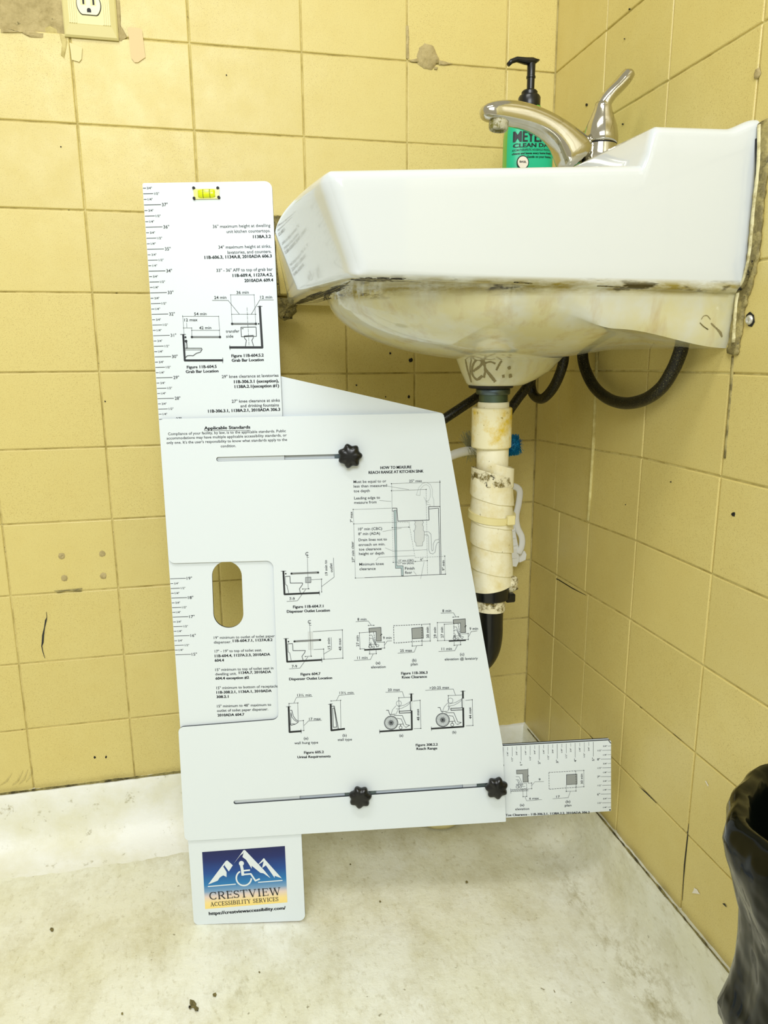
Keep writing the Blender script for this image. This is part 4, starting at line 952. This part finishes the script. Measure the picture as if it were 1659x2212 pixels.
def chair(p, dx, dy):
    def T(l): return [(x+dx, y+dy) for x, y in l]
    c = (883+dx, 365+dy); p.circ(c, 52, 5, 0, 36); p.circ(c, 46, 2, 0, 36); p.circ(c, 17, 2.5, 0, 18); p.disc(c, 7)
    for k in range(24): a = k*math.pi/12; p.L([(c[0]+8*math.cos(a), c[1]+8*math.sin(a)), (c[0]+46*math.cos(a), c[1]+46*math.sin(a))], 2)
    p.circ((943+dx, 214+dy), 20, 2.6, 4, 20); p.L(T([(922, 232), (895, 262), (878, 310)]), 2.6, 4); p.L(T([(935, 240), (985, 228), (1033, 200)]), 2.6, 4); p.L(T([(922, 258), (965, 252), (1005, 232), (1036, 205)]), 2.6, 4); p.L(T([(940, 258), (920, 300)]), 2.6, 4)
    p.L(T([(845, 268), (862, 268), (872, 300), (915, 298)]), 4); p.L(T([(905, 308), (970, 308), (1000, 380), (1028, 384), (1000, 400), (990, 395)]), 3.4); p.L(T([(930, 330), (962, 335), (985, 392)]), 3.2); p.circ((957+dx, 402+dy), 12, 3.4, 0, 14); p.L(T([(957, 375), (957, 392)]), 4); p.L(T([(935, 378), (975, 374)]), 3.5)
    p.L(T([(945, 275), (1040, 270), (1042, 285), (948, 290)]), 5, closed=True); p.L(T([(1030, 200), (1033, 270)]), 3); p.poly(T([(1037, 196), (1047, 196), (1049, 268), (1039, 268)]), 5); p.L(T([(1032, 197), (1046, 196)]), 3)
def reach(dx, dy):
    p.L([(1040+dx, 140+dy), (1045+dx, 417+dy), (795+dx, 433+dy)], 14); p.L([(1022+dx, 142+dy), (1058+dx, 140+dy)], 3); p.L([(793+dx, 418+dy), (796+dx, 450+dy)], 3); chair(p, dx, dy)
reach(0, 0)
p.L([(840, 127), (970, 122), (985, 165)], 2.4); p.text('20 max', 858, 952, 118, 21); p.dim((943, 170), (1035, 166), 2.4); p.L([(943, 170), (947, 285)], 2.4); p.dim((1108, 190), (1115, 408), 2.4); p.L([(1055, 195), (1108, 190)], 2.4); p.L([(1060, 410), (1115, 408)], 2.4); p.vt('48 max', 1105, 347, 1099, 255, 21); p.text('(a)', 948, 977, 472, 21)
p.build('printed_figure', main, 'reach range drawing a, wheelchair user'); p = Print('G', mo); reach(402, -22)
p.L([(1150, 112), (1367, 102), (1385, 150)], 2.4); p.text('>20-25 max', 1182, 1335, 103, 21); p.dim((1328, 153), (1440, 147), 2.4); p.L([(1328, 153), (1332, 265)], 2.4); p.dim((1515, 185), (1520, 385), 2.4); p.L([(1462, 190), (1515, 185)], 2.4); p.L([(1465, 388), (1520, 385)], 2.4); p.vt('44 max', 1511, 332, 1505, 243, 21); p.text('(b)', 1360, 1390, 447, 21)
p.build('printed_figure', main, 'reach range drawing b, wheelchair user'); p = Print('G', mo)
p.text('Figure 308.2.2', 1075, 1247, 548, 21, True); p.text('Reach Range', 1080, 1243, 577, 21, True)
p.build('printed_caption', main)
# toe slide print
p = Print('H', 0)
for k in range(21):
    t_ = k/20; x = 258+(1335-258)*t_; y = 188+(125-188)*t_; r = k % 4; ln = {0: 172, 2: 112, 1: 42, 3: 42}[r]
    p.L([(x, y), (x+1, y+ln)], 3.6 if r == 0 else 3)
    tx = {0: '%d"' % (k//4), 1: '1/4"', 2: '1/2"', 3: '3/4"'}[r]
    L_ = 40 if r == 0 else 48; c_ = 26 if r == 0 else 17
    p.vt(tx, x+c_*.5, y+ln+14+L_, x+c_*.5-1, y+ln+14, c_)
for k in range(15):
    hh = 8.75-k*.25; y = 170+(902-170)*k/14; r = int(round(hh*4)) % 4; x1 = 1546
    ln = {0: 120, 2: 102, 1: 36, 3: 36}[r]; p.L([(x1-ln, y+3), (x1, y)], 3.2)
    tx = {0: '%d"' % round(hh), 1: '1/4"', 2: '1/2"', 3: '3/4"'}[r]; w_ = 34 if r == 0 else 48; c_ = 28 if r == 0 else 18
    p.text(tx, x1-ln-10-w_, x1-ln-10, y+c_*.5+4, c_)
p.build('ruler_print', toe, 'ruler marks on the toe slide')
p = Print('H', 0)
q = [(418, 462), (555, 455), (555, 603), (497, 605), (495, 505), (420, 508)]; p.poly(q, 1); p.L(q, 5, closed=True); p.L([(555, 440), (556, 520), (566, 530), (548, 540), (557, 550), (560, 620)], 4)
for l in [[(410, 540), (450, 540), (495, 640)], [(410, 575), (440, 575), (490, 660), (520, 655)], [(425, 580), (475, 660)], [(415, 630), (500, 640)], [(440, 600), (445, 680)]]: p.L(l, 4, 4)
p.circ((428, 662), 15, 4, 0, 14); p.circ((465, 662), 13, 4, 0, 14); p.circ((428, 640), 9, 3, 0, 10); p.dash([(470, 625), (538, 620), (540, 680), (470, 685)], 4, 0, 13, 8)
p.L([(350, 695), (560, 688)], 4); p.L([(350, 715), (560, 706)], 4)
for k in range(9): p.L([(360+k*22, 713-k), (376+k*22, 695-k)], 3)
p.L([(347, 682), (350, 740)], 4); p.dim((598, 615), (600, 683), 3, 6); p.L([(560, 620), (598, 615)], 3); p.L([(560, 685), (600, 683)], 3); p.L([(600, 645), (638, 600), (745, 597)], 3); p.text('9', 682, 705, 585, 28)
p.dim((497, 778), (540, 775), 3, 6); p.L([(495, 690), (497, 778)], 3); p.L([(538, 690), (540, 775)], 3); p.L([(520, 778), (540, 828), (722, 812)], 3); p.text('6 max', 570, 685, 812, 28); p.text('(a)', 458, 510, 890, 30); p.text('elevation', 403, 570, 940, 30)
p.build('printed_figure', toe, 'toe clearance drawing a, elevation'); p = Print('H', 0)
p.dash([(805, 490), (1125, 470), (1130, 665), (808, 688), (805, 490)], 5, 0, 18, 12); q = [(1015, 515), (1140, 508), (1142, 628), (1015, 635)]; p.poly(q, 1); p.L(q, 5, closed=True); p.dim((1222, 465), (1222, 660), 3, 6); p.L([(1125, 470), (1222, 465)], 3); p.L([(1130, 665), (1222, 660)], 3); p.vt('30 min', 1212, 625, 1207, 505, 28)
p.dim((1012, 715), (1128, 710), 3, 6); p.L([(1012, 635), (1012, 715)], 3); p.L([(1128, 630), (1128, 710)], 3); p.L([(850, 803), (1035, 790), (1062, 715)], 3); p.text('17', 893, 935, 790, 28); p.text('(b)', 1005, 1060, 850, 30); p.text('plan', 995, 1072, 895, 30)
p.build('printed_figure', toe, 'toe clearance drawing b, plan'); p = Print('H', 0)
p.text('Toe Clearance - 11B-306.2.1, 1138A.2.2, 2010ADA 306.2', 288, 1293, 1012, 29, True); p.disc((1535, 937), 9); p.L([(1520, 110), (1545, 140)], 9)
p.build('printed_caption', toe)
# company logo panel
p = Print('I', 0)
Q = [p.b(c) for c in ((350, 1568), (1332, 1488), (1302, 815), (313, 888))]
o = mesh_obj('logo_background', [BW(q.x, q.y, .004) for q in Q], [(0, 1, 2, 3)], M['logo'], strip_o)
uv = o.data.uv_layers.new(name='UVMap')
for li, l in enumerate(o.data.loops): uv.data[li].uv = [(0, 0), (1, 0), (1, 1), (0, 1)][l.vertex_index]
Wt = 5
for q in [[(385, 1275), (590, 1000), (612, 985), (595, 1025), (565, 1060), (605, 1125), (605, 1185), (565, 1165), (525, 1190), (500, 1228)], [(612, 985), (680, 1045), (632, 1118), (582, 1048)],
          [(690, 1028), (806, 866), (818, 862), (800, 905), (770, 925)], [(812, 862), (826, 864), (1055, 1105), (1130, 1198), (1045, 1140), (1010, 1135), (905, 1050), (905, 1085), (840, 980), (795, 945), (806, 905)],
          [(975, 1045), (1048, 960), (1062, 966), (1050, 992), (1030, 1008)], [(1052, 962), (1265, 1200), (1180, 1170), (1180, 1195), (1075, 1045), (1030, 1078), (1045, 1010)]]: p.poly(q, Wt)
p.L([(385, 1298), (712, 1270)], 14, Wt); p.L([(985, 1248), (1270, 1225)], 14, Wt); p.disc((783, 1022), 30, Wt, 20); p.L([(780, 1035), (792, 1090), (800, 1160)], 36, Wt); p.L([(800, 1110), (880, 1102)], 22, Wt); p.L([(795, 1155), (895, 1147), (950, 1228), (998, 1208)], 22, Wt)
p.L([(812+90*math.cos(a), 1196+90*math.sin(a)) for a in [math.radians(5+i*(232/24)) for i in range(25)]], 20, Wt)
p.build('logo_emblem', strip_o, 'white mountains and wheelchair emblem')
# serif lettering drawn as strokes
TT, tt = .15, .065
GL = {
 'I': (.40, [((.2, 0), (.2, 1), TT)], [(.04, .36, 0), (.04, .36, 1)]),
 'T': (.78, [((.39, 0), (.39, 1), TT), ((.03, .965), (.75, .965), tt), ((.05, .80), (.05, 1), tt), ((.73, .80), (.73, 1), tt)], [(.22, .56, 0)]),
 'E': (.68, [((.16, 0), (.16, 1), TT), ((.1, .965), (.62, .965), tt), ((.1, .035), (.65, .035), tt), ((.16, .51), (.5, .51), tt), ((.61, .8), (.61, 1), tt), ((.64, 0), (.64, .22), tt), ((.49, .4), (.49, .62), tt)], [(.02, .3, 0), (.02, .3, 1)]),
 'L': (.64, [((.16, 0), (.16, 1), TT), ((.1, .035), (.6, .035), tt), ((.6, 0), (.6, .24), tt)], [(.02, .3, 0), (.02, .32, 1)]),
 'V': (.86, [((.14, 1), (.44, 0), TT), ((.44, 0), (.73, 1), tt)], [(.0, .3, 1), (.58, .86, 1)]),
 'W': (1.2, [((.14, 1), (.38, 0), TT), ((.38, 0), (.62, .95), tt), ((.58, .95), (.84, 0), TT), ((.84, 0), (1.08, 1), tt)], [(.0, .3, 1), (.46, .74, 1), (.94, 1.2, 1)]),
 'Y': (.84, [((.14, 1), (.42, .45), TT), ((.42, .45), (.7, 1), tt), ((.42, 0), (.42, .47), TT)], [(.0, .3, 1), (.56, .84, 1), (.26, .58, 0)]),
 'A': (.88, [((.15, 0), (.43, 1), tt), ((.42, 1), (.73, 0), TT), ((.24, .33), (.62, .33), tt)], [(.02, .3, 0), (.56, .88, 0)]),
}
def arc(cx, cy, rx, ry, a0, a1, w, n=10, w1=None):
    o = []; P = [(cx+rx*math.cos(math.radians(a0+(a1-a0)*i/n)), cy+ry*math.sin(math.radians(a0+(a1-a0)*i/n))) for i in range(n+1)]
    for i in range(n):
        am = math.radians(a0+(a1-a0)*(i+.5)/n); o.append((P[i], P[i+1], tt+(w-tt)*abs(math.cos(am))))
    return o
GL['C'] = (.80, arc(.44, .5, .36, .48, 50, 310, TT, 16)+[((.69, .70), (.69, .98), tt), ((.71, .12), (.68, .22), tt)], [])
GL['R'] = (.82, [((.16, 0), (.16, 1), TT), ((.16, .965), (.4, .965), tt), ((.16, .48), (.4, .48), tt), ((.38, .48), (.7, .03), TT*.9)]+arc(.4, .72, .22, .245, -90, 90, TT, 10), [(.02, .3, 0), (.58, .82, 0), (.02, .2, 1)])
GL['B'] = (.76, [((.16, 0), (.16, 1), TT), ((.16, .965), (.38, .965), tt), ((.16, .52), (.42, .52), tt), ((.16, .035), (.42, .035), tt)]+arc(.38, .745, .19, .225, -90, 90, TT, 10)+arc(.42, .275, .23, .24, -90, 90, TT, 10), [(.02, .2, 0), (.02, .2, 1)])
GL['S'] = (.62, arc(.31, .74, .22, .235, 30, 245, TT*.8, 12)+arc(.30, .26, .23, .235, -145, 70, TT*.8, 12)+[((.22, .53), (.40, .47), TT*.95), ((.53, .76), (.53, .98), tt), ((.06, .02), (.06, .26), tt)], [])
GL[' '] = (.4, [], [])
def serif(p, st, x0, x1, y, cap, y1):
    a = p.b((x0, y)); b = p.b((x1, y1)); d = b-a; tot = sum(GL[c][0] for c in st)+.06*(len(st)-1); k = d.length/tot; d = d.normalized(); n_ = V(-d.y, d.x); h = cap*p.sc(); cx = 0
    def Pm(q): return a+d*(cx+q[0])*k+n_*q[1]*h
    for c in st:
        w, strokes, sers = GL[c]
        for s0, s1, th in strokes: p.L([Pm(s0), Pm(s1)], th*h, 0, raw=True)
        for u0, u1, yy in sers: yq = .03 if yy == 0 else .97; p.L([Pm((u0+.02, yq)), Pm((u1-.02, yq))], .06*h, 0, raw=True)
        cx += w+.06
p = Print('I', 0); p.n = 5
serif(p, 'CRESTVIEW', 402, 1256, 1456, 104, 1396); serif(p, 'ACCESSIBILITY SERVICES', 414, 1228, 1535, 56, 1470)
p.text('https://crestviewaccessibility.com/', 395, 1313, 1640, 44, True, 1570)
p.build('printed_text', strip_o, 'company name and web address')

# printing on the bottle label
class Flat:
    def __init__(s): s.mb = MB()
    def text(s, st, x0, x1, z, cap, bold=False, slant=0):
        vs, fs = glyphs(st, bold); mn = min(v[0] for v in vs); mx = max(v[0] for v in vs); k = (x1-x0)/(mx-mn); out = []
        for x, y in vs:
            X = x0+(x-mn)*k; q = min(.999, abs((X-SBX)/1.3)); yy = SBY-.028-.86*(1-q**3.2)**(1/3.2); out.append((X, yy, z+y*cap/CAPH+(X-x0)*slant))
        s.mb.add(out, fs)
ft = Flat()
ft.text("MEYER'S", SBX-1.12, SBX+1.0, 41.0, .50, True, .03); ft.text('CLEAN DAY', SBX-1.12, SBX+1.05, 40.72, .19, True, .05); ft.text('AROMATHERAPEUTIC HOUSEHOLD PRODUCTS', SBX-1.15, SBX+1.05, 40.54, .1, False, .05)
ft.text('cleans and leaves every home fresh.', SBX-1.15, SBX+1.02, 40.38, .1, True, .05); ft.text('Gentle on your home.', SBX-.4, SBX+1.02, 40.24, .1, True, .05); ft.text('SCENT', SBX-.73, SBX-.51, 39.84, .06)
o = ft.mb.build('label_text', M['ink'], lab)
v, f = lathe((SBX-.62, SBY-.87, 40.0), [(.34, 0), (.34, .02)], 32, axis=(0, -1, 0)); mesh_obj('scent_badge_rim', v, f, M['ink'], lab)
v, f = lathe((SBX-.62, SBY-.888, 40.0), [(.29, 0), (.29, .02)], 32, axis=(0, -1, 0)); mesh_obj('scent_badge', v, f, M['cream'], lab)
vs, fs = glyphs('BASIL', True); mx = max(v[0] for v in vs)
mesh_obj('badge_text', [(SBX-.62-.2+x*.4/mx, SBY-.912, 39.98+y*.1/CAPH) for x, y in vs], fs, M['ink'], lab)

# ---------------------------------------------------------------- drain
dr = thing('drain_pipe', 'tape-wrapped drain pipe with cable tie hanging below the basin', 'pipe', (-7, BY, 10))
PY = BY
def DP(x, y): return PX(x, y, 'y', PY)
def zc(y, x=1063): return DP(x, y).z
def xc(x, y): return DP(x, y).x
def cyl(name, y0, y1, xl, xr, m, extra=None, n=40, auto=35, py=None):
    a = DP((xl+xr)/2, y0); b = DP((xl+xr)/2, y1); r = (xc(xr, y0)-xc(xl, y0))/2
    prof = extra or [(r*.96, 0), (r, -.05), (r, (b.z-a.z)+.05), (r*.96, b.z-a.z)]
    v, f = lathe((a.x, PY, a.z), prof, n); o = mesh_obj(name, v, f, m, dr); auto_smooth(o, auto); return o, a, b, r
cyl('gasket', 829, 838, 1015, 1106, M['rubber'])
cyl('locknut', 838, 852, 1030, 1100, M['steel_grey'], n=12)
a = DP(1066, 850); b = DP(1066, 870); r = (xc(1096, 850)-xc(1036, 850))/2; H_ = a.z-b.z
v, f = lathe((a.x, PY, a.z), [(r*(1 if k % 2 else .94), -H_*k/14) for k in range(15)], 32); mesh_obj('tailpiece_thread', v, f, M['thread'], dr, True)
cyl('tailpiece', 868, 884, 1034, 1098, M['wrap'])
cyl('upper_sleeve', 880, 966, 1022, 1104, M['wrap_yellow'])
cyl('inner_pipe', 962, 1030, 1032, 1097, M['wrap'])
def wrap(name, y0, y1, xl, xr, m, pitch, step, cut_top=0, cut_bot=0, xs=0, phase=0):
    "tape wound in an overlapping helix"
    a = DP((xl+xr)/2, y0); b = DP((xl+xr)/2+xs, y1); r = (xc(xr, y0)-xc(xl, y0))/2; n = 48; H = a.z-b.z
    turns = H/pitch+2.2; K = int(turns*n); cross = ((0, step), (.35, step*.62), (.8, step*.12), (1, 0), (1, step*1.25)); v = []; f = []; nc = len(cross)
    for i in range(K+1):
        th = 2*math.pi*i/n+phase; wob = .05*noise.noise(V(math.cos(th)*1.3, math.sin(th)*1.3, i*.02))
        for t_, dr_ in cross:
            z = a.z+pitch*1.1-pitch*i/n-pitch*1.22*t_+wob
            zt = a.z+cut_top*math.cos(th); zb = b.z-cut_bot*math.cos(th)
            z = max(zb, min(zt, z)); q = (a.z-z)/H
            rr_ = r-dr_+.03*noise.noise(V(math.cos(th)*2, math.sin(th)*2, z*1.5))+.014*noise.noise(V(math.cos(th)*9, math.sin(th)*9, z*8))
            v.append((a.x+(b.x-a.x)*q+rr_*math.cos(th), PY+rr_*math.sin(th), z))
    for i in range(K):
        for k in range(nc-1): f.append((i*nc+k, i*nc+k+1, (i+1)*nc+k+1, (i+1)*nc+k))
    v2, f2 = lathe((a.x, PY, a.z), [(r-step*1.1, -.04+min(0, -abs(cut_top))), (r-step*1.1, -H+.04+abs(cut_bot))], 40)
    sh = [(p.x+(b.x-a.x)*((a.z-p.z)/H), p.y, p.z) for p in v2]; o_ = len(v)
    o = mesh_obj(name, v+sh, f+[tuple(t+o_ for t in q) for q in f2], m, dr); auto_smooth(o, 28); return o
wrap('torn_tape', 1002, 1050, 1034, 1112, M['wrap'], 2.6, .08, -.25, 0, -4, .2)
wrap('foam_edge', 1020, 1046, 1020, 1106, M['foam'], 3, .03, -.3, 0)
wrap('tape_wrap', 1036, 1264, 1018, 1108, M['wrap'], 1.25, .11, -.25, -.2, -2)
# cable tie
a = DP(1062, 1112); r = (xc(1109, 1112)-xc(1017, 1112))/2
v, f = lathe((a.x, PY, a.z), [(r, .17), (r+.06, .17), (r+.06, -.17), (r, -.17)], 48, axis=(.06, -.12, 1)); o = mesh_obj('cable_tie', v, f, M['zip'], dr); auto_smooth(o)
h_ = DP(1083, 1113); mb = MB(); mb.box((h_.x-.2, PY-r-.24, h_.z-.22), (h_.x+.2, PY-r+.05, h_.z+.26)); hd = mb.build('cable_tie_head', M['zip'], dr)
hd.modifiers.new('b', 'BEVEL').width = .04*S
v, f = lathe(DP(1092, 1258)+V(.15, -.3, 0), [(.05, .5), (.3, .4), (.42, .1), (.4, -.2), (.15, -.42)], 20, rf=lambda th, h: 1+.18*math.sin(3*th+h*9)); mesh_obj('foam_lump', v, f, M['foam'], dr, True)
cyl('hose_clamp', 1264, 1290, 1018, 1098, M['black_plastic'])
mb = MB(); q = DP(1098, 1286); mb.box((q.x-.3, PY-.5, q.z-.25), (q.x+.22, PY+.2, q.z+.22)); o = mb.build('clamp_screw', M['black_plastic'], dr); o.modifiers.new('b', 'BEVEL').width = .06*S
wrap('rag_strip', 1286, 1314, 1020, 1090, M['foam'], 1.4, .06, -.1, .05)
P = spline([DP(1057, 1306), DP(1056, 1340), DP(1055, 1375), PX(1048, 1405, 'y', PY+.15), PX(1030, 1428, 'y', PY+.5), PX(1006, 1438, 'y', PY+1.0), PX(985, 1425, 'y', PY+1.5), PX(975, 1395, 'y', PY+1.9)], 6)
rt = (xc(1085, 1330)-xc(1028, 1330))/2
v, f = tube(P, rt, 28); mesh_obj('black_trap', v, f, M['black_plastic'], dr, True)

# ---------------------------------------------------------------- braided hoses
def hose(pts, r, label, loc):
    P = spline(pts, 8); t = thing('supply_hose', label, 'hose', loc)
    v, f = tube(P, r, 18); mesh_obj('braided_tube', v, f, M['braid'], t, True); return t
hose([PX(1262, 700, 'x', -.75), PX(1258, 745, 'x', -.75), PX(1262, 790, 'x', -.75), PX(1282, 833, 'x', -.75), PX(1312, 860, 'x', -.75), PX(1350, 871, 'x', -.75), PX(1392, 863, 'x', -.75), PX(1428, 838, 'x', -.75), PX(1453, 800, 'x', -.75), PX(1468, 765, 'x', -.75), PX(1476, 735, 'x', -.75)], .30,
     'large U-shaped loop of black braided hose below the right end of the basin', (-.75, -10, 27))
hose([PX(1226, 700, 'x', -2.2), PX(1220, 745, 'x', -2.2), PX(1215, 790, 'x', -2.2), PX(1196, 836, 'x', -2.2), PX(1172, 861, 'x', -2.3), PX(1153, 853, 'x', -2.4), PX(1147, 828, 'x', -2.6), PX(1152, 790, 'x', -2.8)], .28,
     'smaller loop of black braided hose just right of the outlet boss', (-2.3, -6, 27))
hose([PX(1150, 800, 'y', -6.5), PX(1140, 832, 'y', -6.5), PX(1118, 862, 'y', -6.5), PX(1098, 892, 'y', -6.3), PX(1085, 930, 'y', -6), PX(1075, 980, 'y', -5.5), PX(1066, 1060, 'y', -4)], .26,
     'black braided hose dropping behind the right of the drain pipe', (-5, -6, 26))
hose([PX(1066, 815, 'y', -7), PX(1040, 850, 'y', -7), PX(1000, 878, 'y', -7), PX(958, 906, 'y', -7), PX(915, 936, 'y', -6.6), PX(880, 985, 'y', -5.5), PX(860, 1100, 'y', -3)], .26,
     'black braided hose slanting down left from the outlet behind the board', (-9, -6, 25))
# ---------------------------------------------------------------- brush and other things behind the pipe
br = thing('cleaning_brush', 'long-handled cleaning brush with blue bristles wedged behind the drain pipe', 'brush', tuple(PX(1060, 965, 'y', -5)))
v, f = tube(spline([PX(930, 1008, 'y', -5), PX(975, 984, 'y', -5), PX(1010, 974, 'y', -5), PX(1045, 972, 'y', -5), PX(1090, 968, 'y', -5)], 4), .26, 16); mesh_obj('brush_handle', v, f, M['white_plastic'], br, True)
def bristles(name, c, n, R, ln, m, seed, ax):
    rnd = random.Random(seed); mb = MB(); ax = Vector(ax).normalized()
    for i in range(n):
        d = V(rnd.gauss(0, 1), rnd.gauss(0, 1), rnd.gauss(0, 1)); d = (d-ax*d.dot(ax)).normalized(); d = (d+ax*rnd.uniform(-.3, .3)).normalized()
        p = Vector(c)+ax*rnd.uniform(-R, R); q = p+d*ln*rnd.uniform(.8, 1.05); s = ax.cross(d).normalized()*.018
        mb.add([p-s, p+s, q+s*.5, q-s*.5, p+ax*.02, q+ax*.02], [(0, 1, 2, 3), (0, 4, 5, 3)])
    o = mb.build(name, m, br); o['kind'] = 'stuff'
c = PX(1104, 962, 'y', -5)
bristles('blue_bristles', c, 1500, .42, .62, M['teal_bristle'], 3, (1, 0, .1))
v, f = lathe(c-V(.45, 0, .03), [(.15, 0), (.42, .1), (.5, .45), (.42, .8), (.2, .92)], 24, axis=(1, 0, .1)); mesh_obj('brush_head', v, f, M['teal_bristle'], br, True)
bristles('pale_bristles', PX(1015, 965, 'y', -5), 130, .2, .95, M['pale_bristle'], 4, (1, 0, .1))

hk = thing('plastic_bracket', 'white ribbed plastic bracket on the wall right of the drain pipe', 'bracket', tuple(PX(1112, 1140, 'y', .2)))
BYY = -1.2
def KP(x, y): return PX(x, y, 'y', BYY)
v, f = tube(spline([KP(1108, 1050), KP(1118, 1054), KP(1123, 1064), KP(1120, 1090), KP(1115, 1115), KP(1118, 1140), KP(1127, 1160), KP(1127, 1180), KP(1120, 1196)], 5), [(.12, .22)]*41, 10, up=V(0, -1, 0)); mesh_obj('curved_arm', v, f, M['white_plastic'], hk, True)
def plate(px, y0, y1, name, m=M['white_plastic']):
    P = [PX(x, y, 'y', y0) for x, y in px]; n = len(P); v = P+[p+V(0, y1-y0, 0) for p in P]
    f = [tuple(range(n)), tuple(range(n, 2*n))]+[(i, (i+1) % n, n+(i+1) % n, n+i) for i in range(n)]
    o = mesh_obj(name, v, f, m, hk); o.modifiers.new('b', 'BEVEL').width = .03*S; return o
plate([(1094, 1108), (1106, 1108), (1120, 1180), (1122, 1212), (1116, 1225), (1108, 1224), (1096, 1222)], BYY, REC-.05, 'bracket_body')
plate([(1120, 1192), (1134, 1190), (1138, 1198), (1136, 1210), (1122, 1216)], BYY+.3, REC-.05, 'side_tab')
for k in range(4): plate([(1097, 1132+k*16), (1111+k*2, 1128+k*16), (1111+k*2, 1131+k*16), (1097, 1135+k*16)], BYY-.08, BYY+.02, 'rib')
plate([(1098, 1186), (1117, 1185), (1118, 1206), (1098, 1208)], BYY-.07, BYY+.02, 'rib')
bl = thing('ribbed_bottle', 'pale ribbed plastic bottle standing behind the drain pipe', 'bottle', (-7.5, -2.6, .1))
cb = PX(1008, 1160, 'y', -2.6)
pr_ = [(1.5, 0), (1.6, .2)]
for k in range(18): pr_ += [(1.6, .5+k*.75), (1.48, .75+k*.75), (1.6, 1.0+k*.75)]
pr_ += [(1.5, 14.6), (1.1, 15.6), (.7, 16.3), (.55, 16.6), (.55, 17.4)]
k_ = cb.z/15.0
v, f = lathe((-7.5, -2.6, .12), [(r_*1.05, h*1.24) for r_, h in pr_], 36); mesh_obj('bottle_body', v, f, M['zip'], bl, True)
v, f = lathe((-7.5, -2.6, 21.7), [(.66, -.5), (.62, .3), (.55, .35)], 28); mesh_obj('cap', v, f, M['white_plastic'], bl, True)

# ---------------------------------------------------------------- waste bin with black bag
TX, TY = -5.2, -32
bn = thing('waste_bin', 'waste bin lined with a glossy black bag at the right edge', 'bin', (TX, TY, 0))
def folds(a, n):
    return lambda th, h: 1+a*math.sin(n*th+h*.8)+a*.7*math.sin((n*2+1)*th-h*.5+1)+a*.8*noise.noise(V(math.cos(th)*2.5, math.sin(th)*2.5, h*.6))
bf = folds(.02, 6)
def bag_rf(th, h):
    k = math.exp(-((h-17.6)/1.1)**2)+.8*math.exp(-((h-13.6)/1.0)**2)
    w = 13*th+2.2*noise.noise(V(math.cos(th)*1.5, math.sin(th)*1.5, h*.5))*3
    return bf(th, h)+.028*k*abs(math.sin(w))+.012*math.sin(w*.5+h)
prof = [(1.2, 16.2), (2.4, 16.6), (2.9, 18), (3.1, 19.6), (3.35, 20.25), (3.6, 20.35), (3.78, 20.15), (3.88, 19.7), (3.82, 19.2), (3.62, 18.6), (3.38, 18.0), (3.2, 17.4), (3.14, 16.6), (3.15, 15.8), (3.22, 15.0), (3.36, 14.4), (3.3, 14.05), (2.98, 13.6), (2.6, 13.1), (2.5, 12.5), (2.45, 11)]
v, f = lathe((TX, TY, 0), prof, 120, caps=True, rf=bag_rf); mesh_obj('bag', [(a, b, c-.9-.13*(b-TY)) for a, b, c in v], f, M['bag'], bn, True)
v, f = lathe((TX, TY, 0), [(2.15, .02), (2.2, .3), (2.5, 13.5), (2.6, 16), (2.5, 16), (2.1, .4), (.1, .35)], 48); mesh_obj('bin_body', v, f, M['black_plastic'], bn, True)

# ---------------------------------------------------------------- specks and scuffs on the floor
dots('dark_speck', [(417, 2168, 9), (424, 2178, 5), (411, 2176, 4), (463, 2149, 4), (1008, 1905, 3), (821, 1947, 2), (560, 2100, 2), (1315, 2040, 3), (1463, 2110, 3), (1300, 1892, 3), (1345, 1950, 2), (1372, 1990, 4), (112, 2008, 4), (264, 2190, 3), (340, 1735, 3), (66, 1813, 2), (1585, 2171, 1.6), (757, 1867, 2)], 'z', .03, fl, M['mortar_dark'], 100)
for k, pts in enumerate([[(1196, 1758), (1206, 1768), (1216, 1778), (1224, 1792)], [(1168, 1738), (1176, 1744)], [(1168, 2134), (1176, 2138)], [(1196, 2138), (1199, 2144)], [(1377, 2032), (1390, 2046), (1404, 2058)], [(1480, 2050), (1488, 2060)]]):
    ink_mark('scuff_mark', pts, 'z', .035, fl, M['mortar_dark'], [.03]+[.08]*(len(pts)-2)+[.04])
